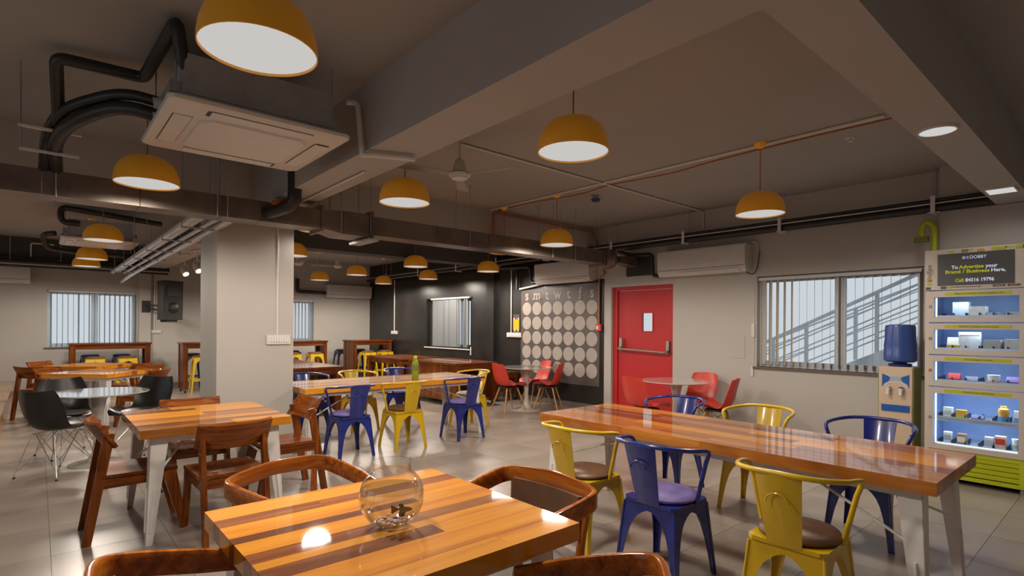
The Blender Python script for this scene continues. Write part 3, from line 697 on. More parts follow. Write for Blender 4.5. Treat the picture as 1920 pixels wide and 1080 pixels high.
# ------------------------------------------------------------------ moulded shell chairs
def shell(b, wide, flare):
    prof = spline([(0.235, 0.425), (0.19, 0.448), (0.06, 0.432), (-0.07, 0.425), (-0.165, 0.455), (-0.215, 0.535), (-0.245, 0.66), (-0.285, 0.815)] and [V(0, 0.235, 0.425), V(0, 0.19, 0.448), V(0, 0.06, 0.432), V(0, -0.07, 0.425), V(0, -0.165, 0.455), V(0, -0.215, 0.535), V(0, -0.245, 0.66), V(0, -0.285, 0.815)], 4)
    n = len(prof)-1
    def f(u, v):
        p = prof[round(v*n)]; s = 2*u-1
        seat = max(0, min(1, (0.62-v)/0.30)); back = 1-seat
        w = 0.228 if v < 0.05 else 0.235
        w *= 1.0-(0.10 if flare else 0.0)*math.exp(-((v-0.62)/0.14)**2)
        w *= wide
        if v > 0.80: w *= math.sqrt(max(0.05, 1-((v-0.80)/0.205)**2*0.42))
        if v < 0.10: w *= math.sqrt(max(0.1, 1-((0.10-v)/0.115)**2*0.30))
        rise = 0.075*abs(s)**2.6*math.sin(PI*min(1, v/0.75))*seat
        fwd = 0.10*abs(s)**2.4*min(1, max(0, (v-0.25)/0.25))*(1-0.35*max(0, (v-0.6)/0.4))
        zc = p.z+rise+(0.02*abs(s)**2*back if flare else -0.012*abs(s)**3*back)
        return (s*w, p.y+fwd, zc)
    return b.surf(f, 14, n, 0.007)
def shell_red():
    t = thing('shell_chair', '', 'chair')
    shell(B(), 1.0, False).build('shell', M_redp, t, smooth=60)
    for sx in (-1, 1):
        for sy in (-1, 1):
            B().cyl((sx*0.225, sy*0.215, 0.0), (sx*0.115, sy*0.10, 0.405), 0.011, 0.015, 10).build('leg', M_dowel, t)
            B().cyl((sx*0.19, sy*0.178, 0.13), (-sx*0.11, sy*0.11, 0.39), 0.0035, n=6).cyl((sx*0.19, sy*0.178, 0.13), (sx*0.11, -sy*0.11, 0.39), 0.0035, n=6).build('wire_brace', M_charcoal, t)
    B().box(-0.14, 0.14, -0.12, 0.12, 0.395, 0.415).build('mount', M_charcoal, t, bevel=0.003)
    return t
def shell_black():
    t = thing('shell_chair', '', 'chair')
    shell(B(), 1.04, True).build('shell', M_blkp, t, smooth=60)
    B().lathe([(0.001, 0.437), (0.17, 0.440), (0.192, 0.452), (0.19, 0.466), (0.15, 0.478), (0.001, 0.482)], 28, (0, 0.03, 0)).build('cushion', mat('charcoal_leather', (0.035, 0.030, 0.027), 0.35, var=0.1), t)
    for sx in (-1, 1):
        for sy in (-1, 1):
            f = (sx*0.225, sy*0.225, 0.03)
            b = B().cyl(f, (sx*0.12, sy*0.15, 0.405), 0.0045, n=8).cyl((sx*0.21, sy*0.21, 0.065), (-sx*0.09, sy*0.14, 0.40), 0.004, n=8).cyl((sx*0.21, sy*0.21, 0.065), (sx*0.11, -sy*0.10, 0.40), 0.004, n=8).cyl((f[0], f[1], 0.0), f, 0.0055, n=8)
            lg = b.build('wire_leg', M_chrome, t)
            B().cyl((f[0], f[1], 0), (f[0], f[1], 0.014), 0.014, 0.007, 10).build('foot', M_rubber, lg)
    B().tube([(-0.13, -0.15, 0.402), (0.13, -0.15, 0.402), (0.13, 0.15, 0.402), (-0.13, 0.15, 0.402)], 0.005, 6, closed=True).build('mount', M_chrome, t)
    return t
def face(dx, dy): return math.atan2(-dx, dy)
G = 'black shell chairs on wire legs'
place('blk', shell_black, 'black shell chair with wire legs, nearest, at the left of the white round table', (0.16, 6.86, 0), face(0.75, 0.66), G)
place('blk', shell_black, 'black shell chair behind the left of the white round table', (0.27, 7.78, 0), face(0.25, -0.8), G)
place('blk', shell_black, 'black shell chair at the right of the white round table, seen side-on', (0.92, 7.52, 0), face(-0.75, -0.65), G)
G = 'red shell chairs on wooden dowel legs'
place('red', shell_red, 'red shell chair left of the round table under the calendar', (6.09, 7.12, 0), face(1, -0.15), G)
place('red', shell_red, 'red shell chair right of the round table under the calendar', (6.70, 6.78, 0), face(-0.55, 0.85), G)
place('red', shell_red, 'red shell chair between the round table and the calendar wall', (6.88, 7.28, 0), face(-1, 0.3), G)
place('red', shell_red, 'red shell chair turned away in front of the red door', (5.92, 4.22, 0), face(0.95, -0.2), G)
place('red', shell_red, 'red shell chair behind the round table by the door, against the wall', (6.84, 4.05, 0), face(-1, 0.1), G)
place('red', shell_red, 'red shell chair at the right of the round table by the door', (6.50, 3.56, 0), face(-0.35, 1), G)
# ------------------------------------------------------------------ pendant lamps
def pendant():
    t = thing('pendant_lamp', '', 'lamp')
    pr = [(0.21, 0.0), (0.2095, 0.03), (0.204, 0.07), (0.190, 0.112), (0.166, 0.150), (0.130, 0.180), (0.085, 0.198), (0.035, 0.206)]
    b = B(); n = 40
    inn = [(r-0.004, z) for r, z in pr[:-1]]+[(0.03, 0.200)]
    ring = lambda r, z: [V(r*math.cos(2*PI*k/n), r*math.sin(2*PI*k/n), z) for k in range(n)]
    b.loft([ring(*p) for p in inn[::-1]]+[ring(*p) for p in pr]+[ring(0.001, 0.208)])
    b.build('lamp_shade', M_orange_glow, t, smooth=50)
    B().lathe([(0.001, 0.010), (0.2055, 0.010), (0.2055, 0.013), (0.001, 0.013)], 40).build('diffuser', M_glow, t)  # added glowing disc, stands in for the open dome's lit white interior
    ln = ZC-2.48
    B().cyl((0, 0, 0.205), (0, 0, ln-0.02), 0.0045, n=8).build('cord', M_ocable, t)
    B().lathe([(0.001, ln), (0.055, ln), (0.052, ln-0.02), (0.03, ln-0.04), (0.006, ln-0.052)], 20).build('canopy', M_orange_glow, t)
    return t
def add_light(parent, kind, power, col, z, radius=0.12, angle=R(178), name='bulb_light'):
    l = bpy.data.lights.new(name, kind); l.energy = power; l.color = col
    if kind == 'SPOT': l.spot_size = angle; l.spot_blend = 0.35; l.shadow_soft_size = radius
    if kind == 'POINT': l.shadow_soft_size = radius
    o = bpy.data.objects.new(name, l); COL.objects.link(o); o.parent = parent; o.location = (0, 0, z)
    return o
LMP = [(0.63, 2.20, 'over the fishbowl table, largest, cut by the top edge'), (0.61, 4.84, 'over the square wooden table, left below the ceiling cassette'), (2.34, 4.10, 'between the cassette and the ceiling fan'),
 (2.40, 2.23, 'high in the middle, over the walkway'), (4.98, 2.31, 'at the right, over the wall side of the long vending table'), (5.0, 4.92, 'just in front of the dark duct, left of the red door'),
 (0.62, 8.52, 'behind the duct at left, nearest of three in a row'), (0.66, 11.12, 'behind the duct at left, middle of three in a row'), (0.67, 12.6, 'behind the duct at left, farthest of three in a row'),
 (2.90, 8.40, 'cut by the right edge of the column'), (4.95, 12.55, 'near the far wall between fan and air conditioner'), (5.0, 10.7, 'right of the far ceiling fan'), (5.05, 8.45, 'in front of the dark grey beam'),
 (6.55, 12.5, 'farthest, near the black corner'), (6.60, 10.5, 'above the blind on the black wall'), (6.50, 8.22, 'nearest the calendar end of the black wall'), (4.99, 5.95, 'behind the dark duct, only its glowing rim and cord showing, right'), (2.33, 5.95, 'behind the dark duct beside the column, only its glowing rim showing')]
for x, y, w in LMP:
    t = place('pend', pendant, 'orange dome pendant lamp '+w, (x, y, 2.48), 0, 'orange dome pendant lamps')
    for c in list(t.children):
        if c.type == 'LIGHT': bpy.data.objects.remove(c)
    add_light(t, 'SPOT', LAMP_W*(0.10 if y == 5.95 else 1.1 if y > 8 else 1.0), LAMP_COL, -0.012, 0.15)

def disc_light(label, loc, r, power):
    t = thing('round_ceiling_light', label, 'light', loc, 0, 'surface ceiling lights')
    B().lathe([(0.001, 0), (r, 0), (r, -0.012), (r-0.008, -0.016), (r-0.008, -0.010), (0.001, -0.010)], 32).build('rim', M_white, t)
    B().lathe([(0.001, -0.011), (r-0.009, -0.011), (r-0.009, -0.013), (0.001, -0.013)], 32).build('diffuser', M_glow2, t)
    if power: add_light(t, 'SPOT', power, (1, 0.93, 0.84), -0.03, 0.08)
disc_light('round flush light under the right ceiling beam', (4.13, 0.835, ZS), 0.10, 14)
sq = thing('square_ceiling_light', 'square flush light at the right end of the ceiling beam', 'light', (6.33, 0.83, ZS))
B().box(-0.12, 0.12, -0.10, 0.10, -0.012, 0).build('rim', M_white, sq, bevel=0.002)
B().box(-0.11, 0.11, -0.09, 0.09, -0.014, -0.012).build('diffuser', M_glow2, sq, smooth=0)
add_light(sq, 'SPOT', 10, (1, 0.93, 0.84), -0.04, 0.1)

# ------------------------------------------------------------------ ceiling cassette air conditioners
def cassette(label, x0, x1, y0, y1, zp, pipes=True):
    cx, cy = (x0+x1)/2, (y0+y1)/2; h = (x1-x0)/2
    t = thing('cassette_air_conditioner', label, 'air conditioner', (cx, cy, zp), 0, 'ceiling cassette units')
    def sq(a, z, r=0.03): return [(a-r, -a, z), (a, -a+r, z), (a, a-r, z), (a-r, a, z), (-a+r, a, z), (-a, a-r, z), (-a, -a+r, z), (-a+r, -a, z)]
    B().loft([sq(h-0.03, 0.0), sq(h-0.004, 0.012), sq(h, 0.022), sq(h, 0.034), sq(h-0.03, 0.05)]).build('panel', M_white, t, smooth=30)
    g = h*0.60
    B().loft([[(g-0.06, -g, -0.012), (g, -g+0.06, -0.012), (g, g-0.06, -0.012), (g-0.06, g, -0.012), (-g+0.06, g, -0.012), (-g, g-0.06, -0.012), (-g, -g+0.06, -0.012), (-g+0.06, -g, -0.012)],
              [(g-0.05, -g-0.01, 0), (g+0.01, -g+0.05, 0), (g+0.01, g-0.05, 0), (g-0.05, g+0.01, 0), (-g+0.05, g+0.01, 0), (-g-0.01, g-0.05, 0), (-g-0.01, -g+0.05, 0), (-g+0.05, -g-0.01, 0)]]).build('intake_grille', M_white, t, smooth=20)
    for k in range(4):
        M = Matrix.Rotation(k*PI/2, 4, 'Z'); w = h*0.56
        lv = B().box(-w, w, h*0.70, h*0.88, -0.006, 0.001, M).build('louver', M_white, t, smooth=0, bevel=0.002)
        B().box(-w-0.004, w+0.004, h*0.69, h*0.70, -0.001, 0.0005, M).box(-w-0.004, w+0.004, h*0.88, h*0.89, -0.001, 0.0005, M).box(w, w+0.02, h*0.71, h*0.87, -0.0015, 0.0005, M).build('louver_slot', M_charcoal, lv, smooth=0)
    bw = h*0.82
    B().box(-bw, bw, -bw, bw, 0.055, 0.30).build('body', M_galv, t, smooth=0, bevel=0.004)
    B().box(-bw-0.004, bw+0.004, -bw-0.004, bw+0.004, 0.06, 0.075).box(-bw-0.006, bw+0.006, -bw-0.006, bw+0.006, 0.082, 0.10).build('body_rib', M_galv, t, smooth=0)
    for sx in (-1, 1):
        for sy in (-1, 1):
            r = B().cyl((sx*(bw+0.03), sy*(bw-0.08), 0.10), (sx*(bw+0.03), sy*(bw-0.08), ZC-zp), 0.005, n=6).build('hanger_rod', M_galv, t)
            B().box(sx*(bw+0.03)-0.03, sx*(bw+0.03)+0.03, sy*(bw-0.08)-0.015, sy*(bw-0.08)+0.015, 0.10, 0.16).build('hanger_bracket', M_galv, r, smooth=0)
    arc = [(0.12*math.cos(a), -bw-0.001, 0.19+0.10*math.sin(a)) for a in [2*PI*k/24 for k in range(24)]]
    B().tube(arc, 0.002, 5, closed=True).build('knockout_ring', M_galv, t)
    return t
cassette('square white ceiling cassette unit hanging at the upper left', 0.51, 1.52, 3.36, 4.33, 2.63)
cassette('farther ceiling cassette unit behind the orange lamp at left', 0.24, 1.16, 9.85, 10.77, 2.63)

# ------------------------------------------------------------------ split air conditioners
def split_ac(label, axis, pos, a0, a1, z0, z1):
    t = thing('split_air_conditioner', label, 'air conditioner', (0, 0, 0), 0, 'wall air conditioners')
    d = 0.21
    sec = [(0, z0+0.03), (0.10, z0), (0.15, z0+0.008), (0.185, z0+0.05), (0.20, z0+0.10), (d, z1-0.03), (d-0.015, z1), (0, z1)]
    pos -= 0.004
    mk = (lambda a, o, z: (pos-o, a, z)) if axis == 'X' else (lambda a, o, z: (a, pos-o, z))
    b = B().loft([[mk(a0, o, z) for o, z in sec], [mk(a1, o, z) for o, z in sec]])
    body = b.build('body', M_white, t, smooth=35, bevel=0.006, seg=2)
    L = a1-a0
    fl = B().loft([[mk(a, o, z) for o, z in ((0.152, z0+0.004), (0.192, z0+0.052), (0.197, z0+0.050), (0.157, z0+0.0))] for a in (a0+0.06*L, a1-0.25*L if axis == 'X' else a1-0.2*L)])
    fl.build('flap', M_white, t, smooth=0)
    B().loft([[mk(a, o, z) for o, z in ((0.1975, z0+0.085), (0.1985, z0+0.090), (0.2005, z0+0.090), (0.1995, z0+0.085))] for a in (a0+0.01, a1-0.01)]).build('seam', M_charcoal, t, smooth=0)
    return t
split_ac('long white wall air conditioner right of the red door', 'X', XW, 3.47, 4.82, 2.19, 2.565)
split_ac('white wall air conditioner above the circle calendar', 'X', XW, 6.18, 7.52, 2.22, 2.60)
split_ac('white wall air conditioner in the far corner beside the black wall', 'Y', YB, 5.92, 7.22, 2.19, 2.54)
split_ac('white wall air conditioner cut by the left frame edge on the far wall', 'Y', YB, -1.3, -0.11, 2.22, 2.55)
def pipe(name, label, cat, pts, r, m, group=None, n=10, fil=0.06):
    return tag(B().tube(fillet(pts, fil, 6), r, n).build(name, m, smooth=60), label, cat, group)
GP = 'black insulated pipes'
pipe('insulated_pipe', 'black bent pipe beside the air conditioner right of the door', 'pipe', [(7.10, 5.75, 2.70), (7.12, 5.35, 2.58), (7.14, 4.98, 2.56), (7.17, 4.98, 2.24), (7.17, 4.81, 2.22)], 0.032, M_pipeblk, GP)
pipe('insulated_pipe', 'black bent pipe left of the air conditioner over the calendar', 'pipe', [(7.1, 8.6, 2.62), (7.12, 7.72, 2.58), (7.16, 7.72, 2.28), (7.17, 7.53, 2.27)], 0.034, M_pipeblk, GP)
pipe('insulated_pipe', 'black vertical pipe hanging beside the calendar switch', 'pipe', [(7.12, 8.5, 2.62), (7.16, 8.14, 2.56), (7.17, 8.14, 2.17)], 0.03, M_pipeblk, GP)
pipe('drain_pipe', 'pale horizontal drain pipe below the air conditioner over the calendar', 'pipe', [(7.2, 8.10, 2.175), (7.2, 7.45, 2.24)], 0.018, M_white)
pipe('insulated_pipe', 'black bent pipe beside the far corner air conditioner', 'pipe', [(5.16, 14.58, 2.66), (5.16, 14.58, 2.32), (5.92, 14.58, 2.31)], 0.045, M_pipeblk, GP)
pipe('power_cable', 'dark hanging cable at the right end of the air conditioner by the door', 'cable', spline([(7.24, 3.36, 2.46), (7.22, 3.38, 2.25), (7.18, 3.42, 2.16), (7.14, 3.50, 2.19)], 4), 0.006, M_charcoal, fil=0.01)

# ------------------------------------------------------------------ dark duct across the room
du = thing('air_duct', 'dark rectangular metal duct crossing the room below the ceiling', 'duct', (0, 5.3, 2.395))
DH = 0.185; DD = 0.26
def duct_piece(nm, xa, xb, h0, h1, d0, d1, zoff0=0.0, zoff1=0.0):
    f = lambda x, h, d, zo: [(x, 0, zo), (x, d, zo), (x, d, zo+h), (x, 0, zo+h)]
    return B().loft([f(xa, h0, d0, zoff0), f(xb, h1, d1, zoff1)]).build(nm, M_duct, du, smooth=0, bevel=0.004)
xs = [-3.9, -2.4, -1.2, 0.02, 0.62, 1.22, 1.55, 2.10]
for a, b in zip(xs[:-1], xs[1:]): duct_piece('duct_section', a+0.002, b-0.002, DH, DH, DD, DD)
duct_piece('duct_reducer', 2.12, 2.33, DH, 0.235, DD, 0.36, 0, -0.03)
duct_piece('duct_section', 2.334, 2.62, 0.235, 0.235, 0.36, 0.36, -0.03, -0.03)
xs = [2.66, 3.45, 4.2, 4.95, 5.45, 5.95, 6.42]
for a, b in zip(xs[:-1], xs[1:]): duct_piece('duct_section', a+0.002, b-0.002, DH+0.01, DH+0.01, DD, DD, -0.005, -0.005)
for x, h, z in ((2.11, 0.26, -0.03), (2.64, 0.30, -0.06), (6.43, 0.24, -0.03), (6.39, 0.22, -0.02)):
    B().box(x-0.012, x+0.012, -0.025, DD+0.04, z, z+h).build('flange', M_duct, du, smooth=0, bevel=0.002)
B().box(2.58, 2.70, -0.04, 0.42, -0.07, -0.045).build('hanger_channel', M_galv, du, smooth=0)
for x in (0.10, 1.18, 1.26, 2.30, 2.62, 3.9, 5.30, 5.75, 6.5):
    for y in (-0.015, DD+0.015): B().cyl((x, y, -0.01), (x, y, ZC-2.395), 0.005, n=6).build('hanger_rod', M_galv, du)
fc = (6.62, DD/2, 0.09)
B().lathe([(0.095, -0.17), (0.10, -0.12), (0.15, -0.07), (0.165, 0.0), (0.15, 0.07), (0.10, 0.12), (0.095, 0.17)], 28).mesh
fb = B(); prf = [(0.11, -0.17), (0.115, -0.11), (0.155, -0.06), (0.165, 0.0), (0.155, 0.06), (0.115, 0.11), (0.09, 0.16)]
fb.loft([[V(fc[0]+z, fc[1]+r*math.cos(2*PI*k/28), fc[2]+r*math.sin(2*PI*k/28)) for k in range(28)] for r, z in prf]).build('inline_fan', M_duct, du)
duct_piece('outlet_neck', 6.79, 7.225, 0.10, 0.17, 0.13, 0.22, 0.04, 0.005)
gr = thing('wall_grille', 'dark square ventilation plate on the wall above the red door', 'vent', (XW, 5.30, 2.26))
B().box(-0.03, 0, -0.24, 0.23, 0, 0.30).build('plate', M_charcoal, gr, smooth=0, bevel=0.003)
# black pipes coming down onto the duct
pipe('drain_pipe', 'black drain pipe zigzagging over the upper-left cassette', 'pipe', [(0.80, 3.55, 2.89), (0.60, 3.47, 2.87), (0.56, 3.42, 3.075), (0.515, 4.25, 3.04), (0.078, 4.3, 3.05), (0.097, 4.6, 2.80), (0.06, 5.0, 2.70), (0.05, 5.42, 2.60)], 0.036, M_pipeblk, GP, 12, 0.05)
pipe('insulated_pipe', 'upper black refrigerant pipe arching from the upper-left cassette', 'pipe', spline([(0.62, 4.1, 2.85), (0.44, 4.18, 2.885), (0.297, 4.3, 2.87), (0.12, 4.55, 2.81), (0.045, 4.9, 2.72), (0.03, 5.32, 2.59)], 6), 0.034, M_pipeblk, GP, 12, 0.01)
pipe('insulated_pipe', 'lower thicker black refrigerant pipe arching from the upper-left cassette', 'pipe', spline([(0.62, 4.1, 2.76), (0.45, 4.18, 2.80), (0.325, 4.3, 2.80), (0.16, 4.55, 2.74), (0.09, 4.9, 2.68), (0.10, 5.36, 2.59)], 6), 0.044, M_pipeblk, GP, 12, 0.01)
ph = thing('pipe_hanger', 'white strut hanger on thin rods holding the black pipes at upper left', 'bracket', (0, 0, 0))
for y, z in ((4.72, 2.755), (4.95, 2.66)): B().box(-0.10, 0.22, y-0.012, y+0.012, z-0.045, z-0.03).build('strut', M_white, ph, smooth=0)
for y, z in ((4.72, 2.70), (4.95, 2.60)): B().cyl((-0.09, y, z), (-0.09, y, ZC), 0.005, n=6).build('rod', M_galv, ph)
for x, z in ((0.58, 2.85), (0.58, 2.76)): B().cyl((x-0.03, 4.115, z-0.01), (x+0.04, 4.10, z), 0.042, n=14).build('pipe_coupling', M_white, ph)
pipe('insulated_pipe', 'black elbow pipe dropping into the duct in front of the column', 'pipe', [(1.74, 5.0, 2.90), (1.74, 5.0, 2.53), (1.60, 5.31, 2.475)], 0.060, M_pipeblk, GP, 16, 0.10)
tag(B().box(1.63, 1.69, 5.10, 5.16, 2.54, 2.58).box(1.59, 1.64, 5.12, 5.17, 2.53, 2.565).build('cable_clip', M_ocable), 'small orange clip block on the duct elbow', 'clip')
pipe('insulated_pipe', 'black pipe sloping above the farther cassette', 'pipe', [(0.45, 9.9, 2.86), (0.24, 9.9, 2.86), (0.24, 9.9, 3.07), (1.45, 9.95, 2.98)], 0.04, M_pipeblk, GP, 12, 0.08)
pipe('insulated_pipe', 'black pipe under the farther cassette', 'pipe', [(0.20, 10.9, 2.82), (0.05, 11.0, 2.80), (0.1, 11.2, 2.62), (0.5, 11.35, 2.60), (1.35, 11.35, 2.60)], 0.04, M_pipeblk, GP, 12, 0.10)

# pipe run along the right wall
pr_ = thing('wall_pipe_run', 'pair of dark insulated pipes running along the right and black walls', 'pipes', (7.06, 0, 2.70))
for dx, dz, r in ((0, 0, 0.042), (0.05, 0.085, 0.026), (-0.03, 0.075, 0.014), (-0.05, 0.045, 0.006)):
    B().cyl((dx, -1.5, dz), (dx, 14.4, dz), r, n=14).build('pipe', M_pipeblk if r > 0.01 else M_white, pr_)
for y in (1.45, 3.0, 4.35, 5.65, 7.2, 8.6, 10.0, 11.6, 13.2):
    bk = B().box(-0.07, 0.09, y-0.02, y+0.02, -0.058, -0.044).box(-0.075, -0.065, y-0.02, y+0.02, -0.058, 0.12).box(-0.045, 0.045, y-0.05, y+0.05, -0.047, -0.040).build('bracket', M_white, pr_, smooth=0)
    for dx in (-0.06, 0.08): B().cyl((dx, y, -0.05), (dx, y, ZC-2.70), 0.005, n=6).build('hanger_rod', M_galv, pr_)
pb_ = thing('wall_pipe_run', 'dark pipes with pale strut running along the far wall at left', 'pipes', (0, 14.2, 2.62))
for dy, dz, r in ((0, 0.07, 0.045), (-0.1, 0.0, 0.035), (0.05, -0.06, 0.03)): B().cyl((-3.9, dy, dz), (2.2, dy, dz), r, n=12).build('pipe', M_pipeblk, pb_)
B().box(-3.9, 2.2, -0.05, -0.02, -0.05, -0.02).build('strut', M_white, pb_, smooth=0)
for x in (-0.4, 0.35, 0.75, 1.5): B().cyl((x, -0.06, -0.08), (x, -0.06, ZC-2.62), 0.006, n=6).build('hanger_rod', M_galv, pb_)
sp_ = thing('silver_pipe_run', 'silver foil pipes on hangers running toward the far wall left of the column', 'pipes', (1.2, 5.6, 2.45))
for dx, dz, r, e in ((-0.06, 0.03, 0.04, 7.9), (0.02, 0.05, 0.03, 7.9), (0.09, 0.0, 0.022, 7.6)): B().cyl((dx, 0, dz), (dx*1.1, e, dz), r, n=12).build('pipe', M_silver, sp_)
B().tube(fillet([(0.17, 0, -0.02), (0.20, 6.9, -0.03), (0.14, 7.9, -0.10), (0.14, 8.5, -0.12)], 0.4, 6), 0.034, 12).build('pipe', M_silver, sp_)
for y in (0.6, 1.7, 2.9, 4.1, 5.4, 6.8):
    B().box(-0.14, 0.26, y-0.012, y+0.012, -0.055, -0.04).build('cross_bar', M_galv, sp_, smooth=0)
    for dx in (-0.13, 0.25): B().cyl((dx, y, -0.05), (dx, y, ZC-2.45), 0.004, n=6).build('hanger_rod', M_galv, sp_)

# conduits and wiring
def conduit(label, pts, r=0.011, m=None, nm='conduit', clips=0):
    t = pipe(nm, label, 'conduit', pts, r, m or M_white, 'wiring conduits', 8, 0.04)
    return t
conduit('white ceiling conduit from the fan to the right wall', [(2.93, 4.12, ZC-0.014), (7.10, 4.18, ZC-0.014), (7.24, 4.18, ZC-0.014), (7.245, 4.18, 2.86)])
conduit('white ceiling conduit running past the lamp canopies to the cross beam', [(5.02, 1.35, ZC-0.012), (4.93, 6.19, ZC-0.012)], 0.016)
conduit('thin orange cable clipped across the ceiling toward the lamps', spline([(5.15, 1.34, ZC-0.006), (5.13, 2.0, ZC-0.006), (5.16, 2.9, ZC-0.006), (5.22, 3.4, ZC-0.006), (5.12, 4.2, ZC-0.006), (5.20, 4.7, ZC-0.006), (5.05, 5.6, ZC-0.006), (5.05, 6.17, ZC-0.01)], 4), 0.007, M_ocable, 'cable')
conduit('orange fire conduit along the cross beam and down beside the calendar', [(4.98, 6.18, 2.60), (4.98, 6.18, 3.08), (7.0, 6.17, 3.05), (7.18, 6.17, 3.05), (7.22, 6.05, 2.50), (7.235, 5.97, 2.33), (7.235, 6.10, 2.28), (7.235, 6.10, 1.48)], 0.013, M_ocable)
conduit('pale conduit down the front of the column to its switch plate', [(1.975, 6.188, 2.62), (1.975, 6.188, 1.33)], 0.014)
conduit('pale conduit on the black wall above the left switch plate', [(7.245, 13.2, 2.66), (7.245, 13.2, 1.28)], 0.013)
conduit('pale conduit on the black wall beside the calendar', [(7.245, 8.40, 2.66), (7.245, 8.40, 1.30)], 0.013)
conduit('pale conduit on the far wall beside the loudspeaker', [(2.0, 14.665, 2.62), (2.0, 14.665, 1.29)], 0.014)
conduit('white pipe bending round the beam beside the upper-left cassette', [(1.60, 3.60, 2.98), (1.66, 3.56, 2.98), (1.69, 3.54, 2.62), (1.73, 3.52, 2.63), (2.02, 3.40, 2.63)], 0.02)
conduit('thin conduit clipped under the ceiling beam', [(1.93, 4.0, ZS-0.012), (1.95, 5.9, ZS-0.012)], 0.009)
conduit('pale conduit on the right wall under the pipe run', [(7.245, 4.18, 2.60), (7.245, 4.14, 2.58), (7.245, 3.40, 2.60), (7.245, 3.38, 2.46)], 0.010)
conduit('white ceiling conduit at the far left', [(-2.5, 9.3, ZC-0.015), (0.35, 9.3, ZC-0.015)], 0.018)
conduit('white conduit bent down the dark far beam', [(0.25, 14.36, 3.02), (-0.1, 14.36, 3.02), (-0.1, 14.36, 2.72)], 0.016)
conduit('white ceiling conduit by the far fan', [(3.6, 13.6, ZC-0.012), (5.25, 12.1, ZC-0.012)], 0.014)
def plate(label, axis, pos, a, z, w, h, mods):
    t = thing('switch_plate', label, 'switch', (0, 0, 0), 0, 'white switch plates')
    bx = (lambda b, u0, u1, s, e, d0, d1: b.box(pos-d1, pos-d0, u0, u1, s, e)) if axis == 'X' else (lambda b, u0, u1, s, e, d0, d1: b.box(u0, u1, pos-d1, pos-d0, s, e))
    bx(B(), a-w/2, a+w/2, z-h/2, z+h/2, 0, 0.035).build('back_box', M_white, t, bevel=0.004)
    for k in range(mods):
        u = a-w*0.42+w*0.84*k/mods
        bx(B(), u+0.003, u+w*0.84/mods-0.003, z-h*0.27, z+h*0.27, 0.035, 0.042).build('switch', M_whitemetal, t, bevel=0.002)
plate('white switch plate on the front of the column', 'Y', 6.2, 1.985, 1.285, 0.25, 0.10, 8)
plate('white switch plate on the black wall left of the blind', 'X', XW, 13.2, 1.255, 0.30, 0.085, 6)
plate('white switch plate left of the circle calendar', 'X', XW, 8.30, 1.27, 0.44, 0.09, 8)
plate('white switch plate on the far wall below the loudspeaker', 'Y', YB, 2.0, 1.27, 0.26, 0.07, 5)
tag(B().box(XW-0.006, XW, 3.56, 3.78, 1.03, 1.33).build('blank_plate', M_wall, bevel=0.002), 'flush blank cover plate on the wall left of the window', 'plate')
sg = thing('wall_notice', 'small yellow notice on a grey card above the switches left of the calendar', 'notice', (XW, 8.25, 1.49))
B().box(-0.003, 0, -0.085, 0.105, -0.17, 0.19).build('card', mat('grey_card', (0.07, 0.065, 0.06), 0.6), sg, smooth=0)
B().box(-0.006, -0.003, -0.08, 0.10, -0.12, 0.09).build('yellow_panel', mat('notice_yellow', (0.62, 0.38, 0.01), 0.5), sg, smooth=0)
B().cyl((-0.004, 0.0, 0.105), (-0.008, 0.0, 0.105), 0.022, n=16).build('red_mark', M_redp, sg)
for y in (-0.06, 0.07): B().cyl((-0.004, y, 0.105), (-0.008, y, 0.105), 0.018, n=14).build('white_mark', M_white, sg)
for y in (-0.05, 0.05): B().cyl((-0.004, y, -0.135), (-0.008, y, -0.135), 0.018, n=14).build('white_mark', M_white, sg)
fa = thing('fire_call_point', 'red fire alarm call point at the right edge of the calendar', 'alarm', (XW, 6.10, 1.43))
B().box(-0.05, -0.012, -0.055, 0.055, -0.06, 0.06).build('box', M_redp, fa, bevel=0.004)
B().box(-0.053, -0.05, -0.01, 0.04, -0.03, 0.03).build('glass', M_white, fa, smooth=0)
fdm = thing('smoke_detector', 'small white and blue detector on the ceiling left of the orange cable', 'detector', (5.40, 4.62, ZC))
B().cyl((0, 0, 0), (0, 0, -0.05), 0.035, n=16).build('base', M_galv, fdm)
B().lathe([(0.001, -0.09), (0.04, -0.085), (0.06, -0.06), (0.06, -0.05), (0.001, -0.05)], 20).build('head', mat('detector_blue', (0.03, 0.03, 0.16), 0.4), fdm)
spk = thing('ceiling_sprinkler', 'small ceiling sprinkler rosette near the round beam light', 'sprinkler', (5.43, 1.72, ZC))
B().lathe([(0.001, 0), (0.04, 0), (0.035, -0.01), (0.01, -0.012), (0.01, -0.03), (0.022, -0.032), (0.001, -0.034)], 16).build('head', M_white, spk)

